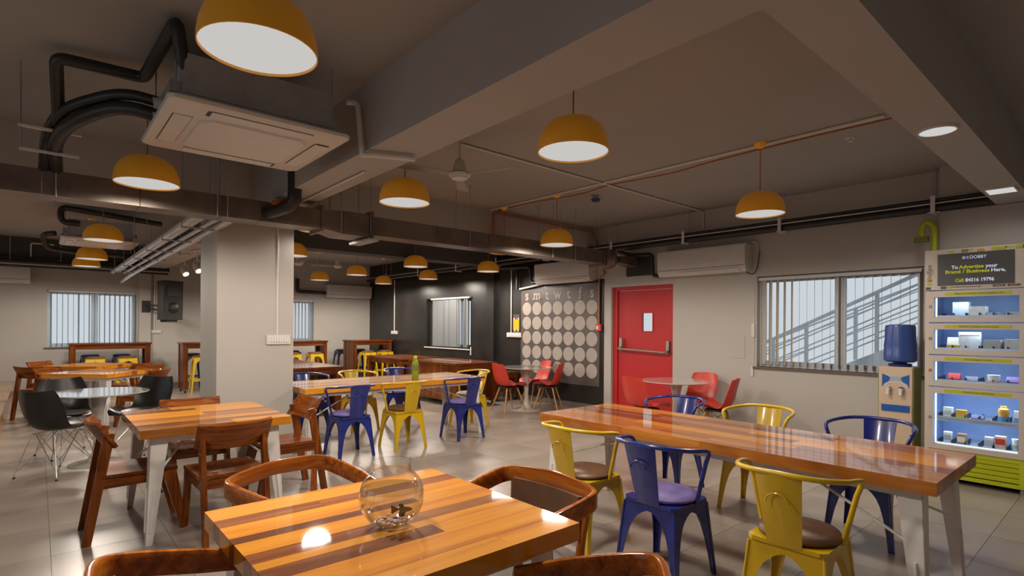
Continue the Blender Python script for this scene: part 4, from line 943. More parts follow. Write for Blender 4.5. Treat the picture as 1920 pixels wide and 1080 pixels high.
# ------------------------------------------------------------------ fans
def fan():
    t = thing('ceiling_fan', '', 'fan')
    B().cyl((0, 0, 0.10), (0, 0, 0.37), 0.010, n=8).build('rod', M_white, t)
    B().lathe([(0.02, 0.15), (0.035, 0.14), (0.05, 0.10), (0.06, 0.04), (0.062, 0.03)], 24).build('bell', M_white, t)
    B().lathe([(0.06, 0.032), (0.085, 0.028), (0.10, 0.012), (0.098, 0.004), (0.088, 0.0), (0.088, -0.008), (0.075, -0.012), (0.072, -0.025), (0.05, -0.035), (0.001, -0.038)], 28).build('motor', M_white, t)
    for k in range(3):
        M = Matrix.Rotation(k*2*PI/3+0.5, 4, 'Z')
        B().hexa([M @ V(0.09, -0.03, 0.0), M @ V(0.56, -0.06, -0.004), M @ V(0.56, 0.06, 0.016), M @ V(0.09, 0.03, 0.010)], [M @ V(0.09, -0.03, 0.003), M @ V(0.56, -0.06, -0.001), M @ V(0.56, 0.06, 0.019), M @ V(0.09, 0.03, 0.013)]).build('blade', M_ceil, t, smooth=0)
    return t
G = 'ceiling fans'
place('fan', fan, 'ceiling fan with white bell housing between two orange lamps', (2.79, 3.94, 2.76), 0.4, G)
place('fan', fan, 'far ceiling fan behind the dark beam, right', (5.1, 11.9, 2.76), 0.15, G)
place('fan', fan, 'far ceiling fan beside the column edge', (4.05, 11.4, 2.70), -0.1, G)

# ------------------------------------------------------------------ loudspeaker and spotlights
s_ = thing('loudspeaker', 'black wall loudspeaker on an arm left of the column', 'speaker', (2.10, 13.5, 1.53), R(20))
SI = lambda x, y, z: Matrix.Rotation(-R(20), 4, 'Z') @ (V(x, y, z)-V(2.10, 13.5, 1.53))
B().hexa([(-0.20, -0.15, 0.0), (0.20, -0.15, 0.0), (0.15, 0.16, 0.0), (-0.15, 0.16, 0.0)], [(-0.20, -0.17, 0.82), (0.20, -0.17, 0.82), (0.15, 0.16, 0.82), (-0.15, 0.16, 0.82)]).build('cabinet', M_charcoal, s_, bevel=0.015, seg=2)
B().lathe([(0.15, 0.0), (0.14, -0.008), (0.06, 0.03), (0.001, 0.02)], 28).build('woofer', M_blkp, s_).matrix_local = Matrix.Translation((0, -0.158, 0.25)) @ Matrix.Rotation(PI/2, 4, 'X')
B().box(-0.13, 0.13, -0.176, -0.165, 0.50, 0.72).build('horn', M_blkp, s_, bevel=0.01)
B().tube([SI(2.05, 13.55, 1.80), SI(1.90, 13.9, 1.84), SI(1.83, 14.66, 1.86)], 0.022, 8).tube([SI(2.12, 13.6, 1.50), SI(2.0, 13.9, 1.74), SI(1.83, 14.66, 1.78)], 0.018, 8).build('wall_arm', M_charcoal, s_)
B().box(1.75, 1.91, 14.56, 14.579, 1.70, 1.96, Matrix.Rotation(-R(20), 4, 'Z') @ Matrix.Translation((-2.10, -13.5, -1.53))).build('wall_plate', M_charcoal, s_)
B().box(-0.12, 0.12, -0.1, 0.1, -0.05, 0.0).build('shelf_bracket', M_charcoal, s_, smooth=0)
def spotlight():
    t = thing('track_spotlight', '', 'spotlight')
    B().cyl((0, 0, 0.0), (0, 0, 0.20), 0.01, n=8).box(-0.03, 0.03, -0.12, 0.12, 0.19, 0.205).build('mount', M_white, t)
    B().cyl((0, -0.05, -0.14), (0, 0.05, -0.05), 0.055, 0.04, 18).build('head', M_white, t)
    B().cyl((0, -0.053, -0.143), (0, -0.051, -0.141), 0.046, n=18).build('lens', emitter('spot_glow', (1, 0.86, 0.62), 2.5), t)
    B().tube(spline([(-0.06, 0, -0.09), (-0.06, 0, 0.0), (0, 0, 0.05), (0.06, 0, 0.0), (0.06, 0, -0.09)], 4), 0.006, 6).build('yoke', M_white, t)
    return t
place('spot', spotlight, 'lit white spotlight left of two above the loudspeaker', (1.93, 10.95, 2.45), R(20), 'spotlights')
place('spot', spotlight, 'lit white spotlight nearest the column above the loudspeaker', (1.97, 10.15, 2.45), R(20), 'spotlights')

# ------------------------------------------------------------------ wall calendar of circles
M_board = mat('calendar_board', (0.085, 0.070, 0.062), 0.45, var=0.12, scale=2)
M_dot = mat('chalk_grey_dot', (0.36, 0.315, 0.285), 0.6, var=0.05)
ca = thing('wall_calendar', 'large dark wall calendar of pale circles headed s m t w t f s', 'calendar', (XW, 7.105, 0.415))
B().box(-0.010, 0, -1.005, 1.005, 0, 1.74).build('board', M_board, ca, smooth=0)
dot = B().cyl((-0.010, 0, 0), (-0.014, 0, 0), 0.126, n=36).mesh('circle', M_dot)
for k, y in enumerate((7.936, 7.652, 7.372, 7.098, 6.822, 6.546, 6.269)):
    for z in (1.785, 1.507, 1.228, 0.950, 0.675):
        o = bpy.data.objects.new('circle', dot); COL.objects.link(o); o.parent = ca; o.location = (0, y-7.105, z-0.415)
    ch = 'smtwtfs'[k]
    o = text(ch, 0.27, (-0.013, y-7.105, 2.035-0.415), M_dot, ca, bold=0.006, sx=0.95)
    if ch in 'mf': 
        for dy in ((-0.085, 0.0, 0.085) if ch == 'm' else (0.0,)): B().box(-0.0135, -0.012, dy-0.034, dy+0.034, -0.075 if ch == 'm' else -0.10, -0.055 if ch == 'm' else -0.08).build('serif', M_dot, o, smooth=0)
text('events', 0.12, (-0.013, 7.03-7.105, 0.055), M_dot, ca)
# ------------------------------------------------------------------ vending machine
vx, vy0, vy1 = 6.47, 0.42, 1.40
vm = thing('vending_machine', 'tall greige vending machine with lit shelves and green base grille', 'vending machine', (vx, 0, 0))
B().box(0.02, 0.62, vy0, vy0+0.03, 0.05, 2.19).box(0.02, 0.62, vy1-0.03, vy1, 0.05, 2.19).box(0.59, 0.62, vy0+0.03, vy1-0.03, 0.05, 2.19).box(0.02, 0.59, vy0+0.03, vy1-0.03, 2.16, 2.19).box(0.02, 0.59, vy0+0.03, vy1-0.03, 0.30, 0.33).build('cabinet', M_greige, vm, smooth=0)
B().box(0.0, 0.12, vy0, vy1, 1.815, 2.195).build('header', M_greige, vm, bevel=0.005)
M_screen = mat('screen_black', (0.055, 0.052, 0.052), 0.35)
scn = B().box(-0.006, 0.0, 0.758, 1.30, 1.854, 2.150).build('screen', M_screen, vm, bevel=0.002)
M_tw = emitter('screen_white', (0.80, 0.86, 1.0), 0.62); M_ty = emitter('screen_yellow', (0.62, 0.62, 0.03), 0.55)
E_ = -0.0072
def fit(s, y0, w, z, m, size, **k):
    o = text(s, size, (E_, y0, z), m, scn, align='LEFT', **k)
    cur = max(v.co.y for v in o.data.vertices)-min(v.co.y for v in o.data.vertices)
    for v in o.data.vertices: v.co.y *= w/cur
fit('DOBBY', 1.064, 0.116, 2.105, M_tw, 0.040)
for k, c in enumerate(((0.45, 0.45, 0.05), (0.25, 0.45, 0.75), (0.12, 0.10, 0.5), (0.6, 0.35, 0.3))):
    B().box(-0.0076, -0.0066, 1.106-k*0.0115, 1.117-k*0.0115, 2.092, 2.118).build('logo_bar', emitter('logo_%d' % k, c, 0.6), scn, smooth=0)
fit('To', 1.195, 0.047, 2.019, M_tw, 0.044, bold=0.001); fit('Advertise', 1.140, 0.178, 2.019, M_ty, 0.044, bold=0.0012); fit('your', 0.951, 0.084, 2.019, M_tw, 0.044, bold=0.001)
fit('Brand / Business', 1.243, 0.318, 1.978, M_ty, 0.044, bold=0.0012); fit('Here,', 0.914, 0.097, 1.978, M_tw, 0.044, bold=0.001)
fit('Call:', 1.167, 0.066, 1.897, M_ty, 0.044, bold=0.0012); fit('84316 19796', 1.093, 0.201, 1.897, M_tw, 0.044, bold=0.001)
M_tx = mat('brown_print', (0.13, 0.075, 0.05), 0.6); M_txg = mat('dark_green_print', (0.10, 0.12, 0.01), 0.6)
text('instant', 0.052, (-0.0016, 1.362, 1.99), M_tx, vm, rot=PI/2)
text('eat it now', 0.012, (-0.0016, 1.335, 1.99), M_tx, vm, rot=PI/2)
text('app', 0.018, (-0.0016, 1.382, 1.985), mat('orange_print', (0.45, 0.10, 0.02), 0.6), vm, rot=PI/2)
text('Download the appinstant app', 0.018, (-0.0016, 1.09, 1.838), M_tx, vm)
for y in (0.86, 0.76):
    q = B().box(-0.002, 0, y-0.042, y+0.042, 1.829, 1.848).build('store_badge', M_tx, vm, smooth=0)
text('Google Play', 0.011, (-0.0026, 0.86, 1.8385), M_white, vm); text('App Store', 0.011, (-0.0026, 0.76, 1.8385), M_white, vm)
CS = {'g': mat('sticker_lime', (0.36, 0.42, 0.03), 0.5), 'o': mat('sticker_orange', (0.52, 0.24, 0.005), 0.5), 's': mat('sticker_slate', (0.045, 0.06, 0.075), 0.5), 'd': M_olive, 'r': mat('sticker_red', (0.42, 0.06, 0.02), 0.5)}
for y, z, w, h, c in ((1.20, 2.168, 0.05, 0.016, 'g'), (1.10, 2.170, 0.05, 0.026, 'd'), (1.055, 2.176, 0.035, 0.012, 'g'), (0.985, 2.165, 0.05, 0.022, 'o'), (0.885, 2.172, 0.055, 0.03, 'g'), (0.835, 2.171, 0.05, 0.026, 'g'), (0.79, 2.178, 0.06, 0.012, 'g'), (0.725, 2.172, 0.055, 0.03, 'g'), (0.68, 2.172, 0.045, 0.03, 's'), (0.64, 2.175, 0.05, 0.026, 'o'), (0.60, 2.16, 0.03, 0.03, 's'), (0.62, 2.12, 0.035, 0.04, 'g'), (0.62, 2.02, 0.05, 0.035, 'g'), (0.605, 1.985, 0.04, 0.03, 'o'), (0.60, 1.955, 0.05, 0.03, 'g'), (0.645, 1.925, 0.06, 0.035, 'o'), (0.60, 1.90, 0.03, 0.03, 'o'),
    (1.362, 1.912, 0.038, 0.034, 'g'), (1.358, 1.905, 0.028, 0.018, 'r'), (1.362, 1.872, 0.036, 0.026, 'g'), (1.372, 1.832, 0.040, 0.025, 's'), (1.255, 1.834, 0.042, 0.025, 's'), (1.212, 1.836, 0.045, 0.016, 'g')):
    B().box(-0.0014 if c != 'r' else -0.002, 0.0, y-w/2, y+w/2, z-h/2, z+h/2).build('sticker', CS[c], vm, smooth=0)
M_inner = mat('cold_blue_interior', (0.30, 0.42, 0.72), 0.45, var=0.1, scale=5)
M_shelfm = mat('shelf_metal', (0.42, 0.48, 0.58), 0.35, 0.2)
M_tube = emitter('cabinet_tube', (0.80, 0.90, 1.0), 1.4)
B().box(0.575, 0.589, vy0+0.031, vy1-0.031, 0.331, 1.81).box(0.06, 0.575, vy1-0.038, vy1-0.031, 0.331, 1.81).box(0.06, 0.575, vy0+0.031, vy0+0.038, 0.331, 1.81).build('lining', M_inner, vm, smooth=0)
DR = [(1.510, 1.805, 'Please do not wait / door opening: 5 sec', 'A'), (1.206, 1.500, 'Minimum recharge charges apply', 'B'), (0.904, 1.197, 'No exchange or refund', 'C'), (0.31, 0.895, 'Close the door till it locks', 'D')]
ly, ry = vy1-0.055, vy0+0.20      # visible door edges
for z0, z1, msg, let in DR:
    zb, zt = z0+0.047, z1-0.058
    d = B(); a, b = vy0+0.04, vy1-0.03; g0, g1 = vy0+0.30-0.0, 1.328
    g0 = 0.725
    wall_boxes(d, 'X', 0.0, 0.03, a, b, z0, z1, [(g0, g1, zb, zt)])
    dd = d.build('door', M_greige, vm, smooth=0)
    B().box(0.012, 0.016, g0, g1, zb, zt).build('pane', M_glass, dd, smooth=0)
    B().box(0.034, 0.046, g1-0.018, g1-0.006, zb+0.005, zt-0.005).build('light_tube', M_tube, dd, smooth=0)
    B().box(-0.002, 0.0, 0.775, 1.245, zt+0.015, zt+0.042).build('notice_strip', M_green, dd, smooth=0)
    text(msg, 0.021, (-0.0028, 1.0, zt+0.028), M_txg, dd)
    B().box(-0.002, 0.0, 1.342, 1.365, (z0+z1)/2-0.012, (z0+z1)/2+0.014).build('letter_tag', mat('tag_'+let, {'A': (0.10, 0.18, 0.24), 'B': (0.16, 0.10, 0.07), 'C': (0.42, 0.05, 0.03), 'D': (0.2, 0.17, 0.15)}[let], 0.5), dd, smooth=0)
    text(let, 0.02, (-0.0028, 1.3535, (z0+z1)/2+0.001), M_white, dd)
    B().box(0.05, 0.57, g0-0.25, g1+0.02, zb-0.016, zb-0.004).build('shelf', M_shelfm, vm, smooth=0)
    sh = [zb-0.004]
    if let == 'D':
        B().box(0.05, 0.57, g0-0.25, g1+0.02, 0.575, 0.60).build('shelf', M_shelfm, vm, smooth=0); sh.append(0.60)
        B().box(0.034, 0.046, g0+0.01, g1-0.02, zb+0.002, zb+0.012).build('light_tube', M_tube, dd, smooth=0)
    for zs in sh:
        for k in range(7): B().box(0.045, 0.30, g0-0.02+k*0.098, g0-0.014+k*0.098, zs+0.0005, zs+0.045).build('divider', M_charcoal, vm, smooth=0)
        B().box(0.042, 0.046, g0-0.02, g1, zs+0.0005, zs+0.022).build('shelf_lip', M_shelfm, vm, smooth=0)
    if let in 'CD':
        pass
for zl, en in ((1.73, 1.3), (1.43, 1.6), (1.125, 1.5), (0.82, 2.4), (0.565, 2.0)):
    l = bpy.data.lights.new('shelf_light', 'AREA'); l.shape = 'RECTANGLE'; l.size = 0.04; l.size_y = 0.56; l.energy = en; l.color = (0.72, 0.86, 1.0)
    lo = bpy.data.objects.new('shelf_light', l); COL.objects.link(lo); lo.parent = vm; lo.location = (0.075, 1.02, zl); lo.rotation_euler = (0, R(-28), 0)
B().box(0.01, 0.03, vy0, vy1, 0.05, 0.085).box(0.01, 0.03, vy0, vy1, 0.27, 0.305).box(0.01, 0.03, 0.42, 0.72, 0.085, 0.27).box(0.01, 0.03, 1.34, vy1, 0.085, 0.27).build('base_panel', M_green, vm, smooth=0)
for k in range(4):
    z = 0.095+k*0.045
    B().hexa([(0.012, 0.72, z), (0.028, 0.72, z+0.012), (0.028, 1.34, z+0.012), (0.012, 1.34, z)], [(0.008, 0.72, z+0.032), (0.024, 0.72, z+0.040), (0.024, 1.34, z+0.040), (0.008, 1.34, z+0.032)]).build('louvre_slat', M_green, vm, smooth=0)
B().box(0.035, 0.59, vy0+0.04, vy1-0.04, 0.05, 0.30).build('base_void', M_rubber, vm, smooth=0)
for y in (vy0+0.28, vy1-0.08):
    for x in (0.06, 0.55): B().cyl((x, y, 0), (x, y, 0.05), 0.02, n=12).build('foot', M_galv, vm)
# goods on the shelves
def goods(name, label, x, y, z, sx, sy, sz, col, band=None, kind='box'):
    t = thing(name, label, 'snack', (vx+x, y, z), R(random.uniform(-6, 6)))
    m = mat('pack_%s' % name+'_%d' % len(MATS), col, 0.45, var=0.12, scale=30)
    if kind == 'box': B().box(-sx/2, sx/2, -sy/2, sy/2, 0, sz).build('pack', m, t, bevel=0.004)
    elif kind == 'tub': B().lathe([(0.001, 0), (sy*0.38, 0), (sy*0.5, sz), (0.001, sz)], 20).build('pack', m, t)
    elif kind == 'jar': B().lathe([(0.001, 0), (sy*0.5, 0), (sy*0.52, sz*0.1), (sy*0.46, sz*0.45), (sy*0.54, sz*0.62), (sy*0.50, sz*0.82), (sy*0.3, sz*0.9), (sy*0.3, sz), (0.001, sz)], 22).build('pack', m, t)
    else:
        B().surf(lambda u, v: ((u-0.5)*0.02, (u-0.5)*sy, sz*v), 2, 2, 0.004).build('pack', m, t) if kind == 'flat' else B().loft([[(-0.004, -sy/2, 0), (0.004, -sy/2, 0), (0.004, sy/2, 0), (-0.004, sy/2, 0)], [(-sx/2, -sy/2, sz*0.4), (sx/2, -sy/2, sz*0.4), (sx/2, sy/2, sz*0.4), (-sx/2, sy/2, sz*0.4)], [(-0.004, -sy/2, sz), (0.004, -sy/2, sz), (0.004, sy/2, sz), (-0.004, sy/2, sz)]]).build('pack', m, t)
    if band:
        bc, f0, f1 = band; mb = mat('band_%s_%d' % (name, len(MATS)), bc, 0.45)
        if kind in ('box', 'flat', 'bag'): B().box(-sx/2-0.0015, -sx/2, -sy/2*0.9, sy/2*0.9, sz*f0, sz*f1).build('label_print', mb, t, smooth=0)
        else:
            r = sy*0.55
            B().cyl((0, 0, sz*f0), (0, 0, sz*f1), r*0.99, n=22).build('label_print', mb, t)
    return t
white = (0.62, 0.64, 0.66)
goods('food_box', 'white takeaway box on the top vending shelf', 0.13, 1.02, 1.5515, 0.12, 0.12, 0.105, white)
goods('food_tray', 'low grey tray on the top vending shelf, centre right', 0.13, 0.90, 1.5515, 0.12, 0.10, 0.05, (0.30, 0.34, 0.40))
goods('food_tray', 'low grey tray on the top vending shelf, far right', 0.13, 0.775, 1.5515, 0.12, 0.09, 0.055, (0.36, 0.40, 0.46))
goods('milk_pack', 'tall frosted stack of packs on the top vending shelf', 0.19, 1.15, 1.5515, 0.10, 0.12, 0.15, (0.40, 0.47, 0.55))
goods('paper_stack', 'white stack of boxes on the second vending shelf, left', 0.14, 1.08, 1.2475, 0.12, 0.16, 0.17, (0.55, 0.58, 0.62), ((0.30, 0.20, 0.10), 0.8, 0.86))
goods('snack_bag', 'white and yellow snack bag on the second vending shelf', 0.10, 1.19, 1.2475, 0.06, 0.10, 0.12, (0.55, 0.52, 0.45), ((0.5, 0.35, 0.03), 0.1, 0.4), 'bag')
goods('food_box', 'grey foil box on the second vending shelf, centre', 0.12, 0.91, 1.2475, 0.12, 0.12, 0.10, (0.28, 0.28, 0.28))
goods('food_box', 'pale foil box on the second vending shelf, right', 0.12, 0.785, 1.2475, 0.12, 0.10, 0.11, (0.45, 0.47, 0.5))
goods('candy_bag', 'red and white candy bag on the third vending shelf', 0.09, 1.185, 0.9455, 0.06, 0.09, 0.085, (0.5, 0.04, 0.04), ((0.6, 0.4, 0.35), 0.1, 0.3), 'bag')
goods('yogurt_tub', 'white yogurt tub on the third vending shelf', 0.10, 0.905, 0.9455, 0.09, 0.095, 0.085, white, ((0.5, 0.3, 0.22), 0.2, 0.42), 'tub')
goods('snack_bag', 'dark snack bag on the third vending shelf, second compartment', 0.12, 1.06, 0.9455, 0.06, 0.09, 0.06, (0.10, 0.09, 0.14), None, 'bag')
goods('snack_bag', 'purple snack bag on the third vending shelf, right', 0.12, 0.775, 0.9455, 0.06, 0.09, 0.075, (0.16, 0.09, 0.30), None, 'bag')
goods('milk_carton', 'white carton on the upper drink shelf, left', 0.12, 1.235, 0.6005, 0.07, 0.065, 0.10, white, ((0.35, 0.45, 0.4), 0.3, 0.7))
goods('juice_pack', 'orange and green juice pack on the upper drink shelf', 0.11, 1.135, 0.6005, 0.07, 0.075, 0.085, (0.58, 0.30, 0.05), ((0.45, 0.45, 0.02), 0.1, 0.5))
goods('juice_jar', 'round orange juice jar with white cap on the upper drink shelf', 0.10, 0.835, 0.6005, 0.07, 0.075, 0.155, (0.60, 0.30, 0.04), ((0.10, 0.25, 0.5), 0.08, 0.4), 'jar')
goods('milk_carton', 'white carton on the upper drink shelf, far right', 0.12, 0.745, 0.6005, 0.06, 0.05, 0.12, white, ((0.2, 0.3, 0.5), 0.1, 0.5))
goods('snack_bag', 'dark blue snack packets on the upper drink shelf, middle', 0.14, 1.02, 0.6005, 0.05, 0.09, 0.05, (0.06, 0.06, 0.20), None, 'bag')
goods('milk_carton', 'white carton on the lower drink shelf, left', 0.11, 1.235, 0.3515, 0.07, 0.06, 0.115, white, ((0.3, 0.36, 0.42), 0.35, 0.8))
goods('coffee_carton', 'brown and white coffee carton on the lower drink shelf', 0.12, 1.13, 0.3515, 0.07, 0.065, 0.11, (0.24, 0.15, 0.09), ((0.62, 0.5, 0.4), 0.3, 0.75))
goods('milk_carton', 'white carton on the lower drink shelf, centre', 0.11, 0.935, 0.3515, 0.07, 0.06, 0.11, (0.55, 0.54, 0.54), ((0.35, 0.40, 0.5), 0.3, 0.8))
goods('juice_carton', 'red and white juice carton on the lower drink shelf', 0.11, 0.855, 0.3515, 0.07, 0.075, 0.13, (0.58, 0.42, 0.34), ((0.52, 0.03, 0.02), 0.45, 0.85))
goods('cream_tub', 'white tub on the lower drink shelf, far right', 0.11, 0.755, 0.3515, 0.06, 0.055, 0.12, white, ((0.35, 0.45, 0.45), 0.35, 0.6), 'tub')
# green hook on the wall above
hk = thing('green_hose_hook', 'lime green curved pipe hook on the wall above the vending machine', 'pipe', (7.06, 1.45, 2.19))
B().tube(spline([(0, 0.0, 0.0), (0, 0.0, 0.24), (0, 0.01, 0.33), (0, 0.055, 0.375), (0, 0.10, 0.33), (0, 0.11, 0.22)], 5), 0.03, 12).build('tube', M_green, hk)
B().box(-0.03, 0.03, 0.05, 0.17, 0.17, 0.225).build('clamp', M_olive, hk, smooth=0)
B().box(0.0, 0.2, -0.012, 0.012, 0.05, 0.07).build('wall_tie', M_galv, hk, smooth=0)

# ------------------------------------------------------------------ water dispenser and bottle
wd = thing('water_dispenser', 'beige and blue water dispenser with green side, left of the vending machine', 'dispenser', (6.65, 1.68, 0))
M_beige = mat('beige_plastic', (0.56, 0.43, 0.31), 0.4, var=0.03)
B().box(0.015, 0.30, -0.145, 0.15, 0, 1.055).build('body', M_beige, wd, bevel=0.012, seg=2)
B().box(0.02, 0.30, -0.152, -0.1455, 0.01, 1.045).box(0.02, 0.30, 0.1505, 0.156, 0.01, 1.045).build('side_panel', M_olive, wd, smooth=0)
B().box(0.0, 0.016, -0.14, 0.145, 0.05, 0.66).build('front_panel', M_beige, wd, bevel=0.006)
B().box(0.005, 0.016, -0.14, 0.145, 0.665, 1.05).build('dispensing_panel', M_beige, wd, bevel=0.006)
rec = [(0.004, 0.115*math.cos(a), 0.80+0.10*math.sin(a)) for a in [PI*k/12 for k in range(13)]]
for s in (-1, 1):
    B().prism([(0.004, s*0.118, 0.98), (0.004, s*0.118, 0.84), (0.004, s*0.10, 0.88), (0.004, s*0.06, 0.905), (0.004, s*0.045, 0.94), (0.004, s*0.06, 0.955)], (-0.002, 0, 0)).build('blue_corner', M_cyan, wd, smooth=0)
B().prism([(0.004, 0.06, 0.955), (0.004, -0.06, 0.955), (0.004, -0.045, 0.93), (0.004, -0.06, 0.905), (0.004, 0.0, 0.915), (0.004, 0.06, 0.905), (0.004, 0.045, 0.93)], (-0.002, 0, 0)).build('badge', mat('pale_blue_badge', (0.30, 0.40, 0.52), 0.4), wd, smooth=0)
B().tube([(0.006, y, z) for _, y, z in rec], 0.006, 6).build('recess_rim', M_white, wd)
for s in (-1, 1):
    tp = B().cyl((0.004, s*0.055, 0.83), (-0.045, s*0.055, 0.825), 0.017, n=12).cyl((-0.035, s*0.055, 0.83), (-0.035, s*0.055, 0.775), 0.014, 0.018, 12).build('tap', M_white, wd)
    B().box(-0.05, -0.01, s*0.055-0.015, s*0.055+0.015, 0.845, 0.855).build('lever', M_white if s > 0 else M_cyan, tp, bevel=0.003)
B().box(-0.012, 0.006, -0.12, 0.12, 0.60, 0.665).build('drip_tray', M_cyan, wd, bevel=0.005)
wb = thing('water_bottle', 'large blue water bottle upturned on the dispenser', 'bottle', (6.81, 1.68, 1.0555))
B().lathe([(0.03, 0.0), (0.10, 0.002), (0.105, 0.025), (0.06, 0.03), (0.06, 0.04)], 24).build('collar', mat('dark_blue_plastic', (0.01, 0.02, 0.16), 0.4), wb)
B().lathe([(0.06, 0.04), (0.12, 0.045), (0.145, 0.06), (0.146, 0.14), (0.142, 0.15), (0.144, 0.22), (0.136, 0.28), (0.134, 0.40), (0.128, 0.425), (0.09, 0.435), (0.001, 0.435)], 36).build('bottle_body', mat('blue_bottle_plastic', (0.045, 0.10, 0.36), 0.3, var=0.1, scale=4, transl=0.25), wb)

# ------------------------------------------------------------------ fishbowl and green bottle
fbx, fby = 0.925, 1.695
def clear_shell(name, edge, tint, base):
    m = bpy.data.materials.new(name); m.use_nodes = True; nt = m.node_tree; N = nt.nodes; L = nt.links; N.remove(N['Principled BSDF'])
    t = N.new('ShaderNodeBsdfTransparent'); t.inputs[0].default_value = tint
    g = N.new('ShaderNodeBsdfGlossy'); g.inputs['Roughness'].default_value = 0.01
    lw = N.new('ShaderNodeLayerWeight'); lw.inputs['Blend'].default_value = 0.5
    pw = N.new('ShaderNodeMath'); pw.operation = 'POWER'; pw.inputs[1].default_value = edge; L.new(lw.outputs['Facing'], pw.inputs[0])
    ma = N.new('ShaderNodeMath'); ma.operation = 'MULTIPLY_ADD'; ma.inputs[1].default_value = 0.75; ma.inputs[2].default_value = base; ma.use_clamp = True; L.new(pw.outputs[0], ma.inputs[0])
    mx = N.new('ShaderNodeMixShader'); L.new(ma.outputs[0], mx.inputs[0]); L.new(t.outputs[0], mx.inputs[1]); L.new(g.outputs[0], mx.inputs[2]); L.new(mx.outputs[0], N['Material Output'].inputs[0])
    return m
M_bowl = clear_shell('bowl_glass', 2.2, (0.97, 0.98, 0.98, 1), 0.09)
bw = thing('fish_bowl', 'clear glass fishbowl half full of water on the foreground table', 'fish bowl', (fbx, fby, 0.7605))
pro = []
for k in range(19):
    a = -PI/2*0.80+(PI/2*0.80+0.94)*k/18
    pro.append((0.110*math.cos(a), 0.104+0.109*math.sin(a)))
z_off = pro[0][1]; pro = [(r, z-z_off) for r, z in pro]
neck = [(0.066, pro[-1][1]+0.006), (0.064, pro[-1][1]+0.025), (0.067, pro[-1][1]+0.032)]
outp = [(0.001, 0.0)]+pro+neck
inp = [(max(0.001, r-0.003), z+(0.003 if z < 0.02 else 0)) for r, z in outp[::-1]]
B().lathe(outp+[(0.064, neck[-1][1]-0.002)], 48, caps=False).build('bowl', M_bowl, bw, smooth=60)
wat = [(max(0.001, r-0.004), z+0.003) for r, z in outp if 0.002 < z < 0.125]
wm = clear_shell('water', 3.0, (0.92, 0.94, 0.95, 1), 0.05)
B().lathe(wat+[(wat[-1][0]+0.001, 0.130), (0.001, 0.130)], 48).build('water', wm, bw, smooth=60)
for k in range(44):
    a = random.uniform(0, 2*PI); rr = 0.052*math.sqrt(random.random())
    if k == 0: pm = {}
    key = random.choice(['w', 'w', 'o', 'r', 'b', 'y', 'p', 'w'])
    cc = {'w': (0.6, 0.5, 0.42), 'o': (0.6, 0.22, 0.03), 'r': (0.45, 0.03, 0.03), 'b': (0.02, 0.10, 0.42), 'y': (0.6, 0.45, 0.04), 'p': (0.55, 0.35, 0.3)}[key]
    pm.setdefault(key, B()); b = pm[key]
    cx, cy, cz = rr*math.cos(a), rr*math.sin(a), 0.013+random.uniform(0, 0.008)+rr*0.10
    s = random.uniform(0.006, 0.010)
    b.lathe([(0.001, -s*0.6), (s*0.8, -s*0.35), (s, 0), (s*0.75, s*0.4), (0.001, s*0.6)], 7, (cx, cy, cz))
for key, b in pm.items():
    o = b.build('pebbles', mat('pebble_'+key, {'w': (0.6, 0.5, 0.42), 'o': (0.6, 0.22, 0.03), 'r': (0.45, 0.03, 0.03), 'b': (0.02, 0.10, 0.42), 'y': (0.6, 0.45, 0.04), 'p': (0.55, 0.35, 0.3)}[key], 0.4), bw); o['kind'] = 'stuff'
fi = thing('fish', 'small dark blue-black fish swimming at the right of the bowl', 'fish', (fbx+0.032, fby-0.030, 0.7605+0.058), R(-35))
M_fish = mat('dark_fish', (0.025, 0.025, 0.035), 0.4, var=0.3, scale=40)
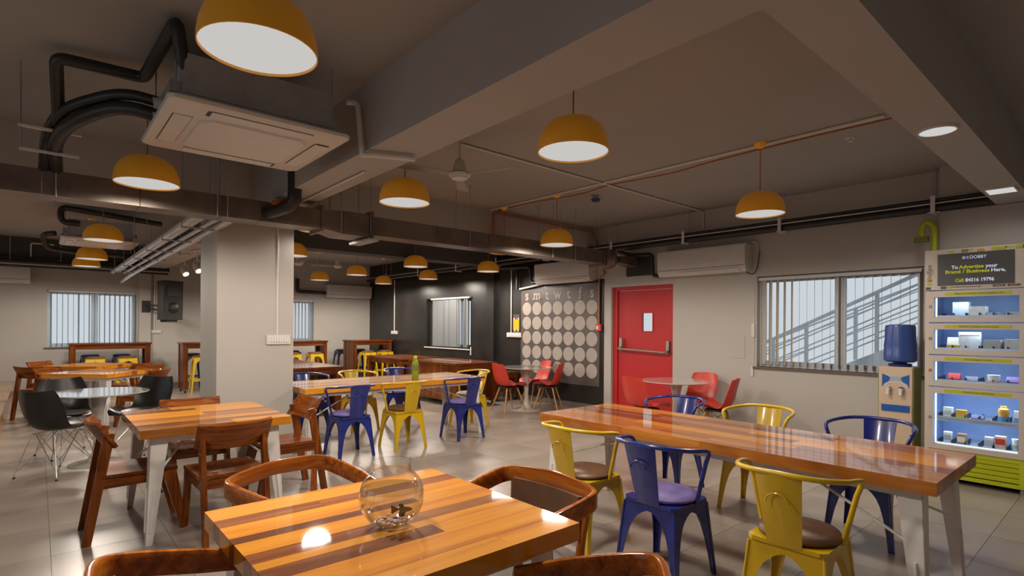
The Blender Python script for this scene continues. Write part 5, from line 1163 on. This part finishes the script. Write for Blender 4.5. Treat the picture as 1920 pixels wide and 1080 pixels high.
B().loft([[(x, r*0.55*math.cos(2*PI*k/10), r*math.sin(2*PI*k/10)) for k in range(10)] for x, r in ((0.026, 0.002), (0.020, 0.006), (0.008, 0.0095), (-0.006, 0.008), (-0.018, 0.004), (-0.022, 0.003))]).build('body', M_fish, fi)
B().hexa([(-0.020, -0.0006, -0.003), (-0.020, 0.0006, -0.003), (-0.044, 0.003, -0.018), (-0.044, 0.002, -0.018)], [(-0.020, -0.0006, 0.003), (-0.020, 0.0006, 0.003), (-0.046, 0.003, 0.014), (-0.046, 0.002, 0.014)]).build('tail_fin', M_fish, fi)
B().hexa([(0.006, -0.0005, -0.008), (0.006, 0.0005, -0.008), (-0.016, 0.0005, -0.004), (-0.016, -0.0005, -0.004)], [(-0.002, -0.0005, -0.026), (-0.002, 0.0005, -0.026), (-0.022, 0.0005, -0.022), (-0.022, -0.0005, -0.022)]).build('belly_fin', M_fish, fi)
B().hexa([(0.0, -0.0005, 0.008), (0.0, 0.0005, 0.008), (-0.016, 0.0005, 0.004), (-0.016, -0.0005, 0.004)], [(-0.008, -0.0005, 0.020), (-0.008, 0.0005, 0.020), (-0.020, 0.0005, 0.016), (-0.020, -0.0005, 0.016)]).build('back_fin', M_fish, fi)
gb = thing('drink_bottle', 'tall lime green plastic bottle on the long table right of the column', 'bottle', (3.62, 6.05, 0.7605))
M_lb = mat('lime_bottle_plastic', (0.34, 0.42, 0.03), 0.25, var=0.15, scale=25, transl=0.4)
B().lathe([(0.001, 0), (0.040, 0), (0.044, 0.006), (0.044, 0.10), (0.042, 0.108), (0.044, 0.116), (0.044, 0.20), (0.036, 0.235), (0.022, 0.252), (0.020, 0.262), (0.001, 0.262)], 24).build('bottle_body', M_lb, gb)
B().lathe([(0.001, 0.262), (0.024, 0.262), (0.025, 0.268), (0.025, 0.296), (0.022, 0.300), (0.001, 0.300)], 20).build('cap', M_green, gb)
B().lathe([(0.0442, 0.125), (0.0447, 0.127), (0.0447, 0.192), (0.0442, 0.194)], 24).build('print_band', M_olive, gb)
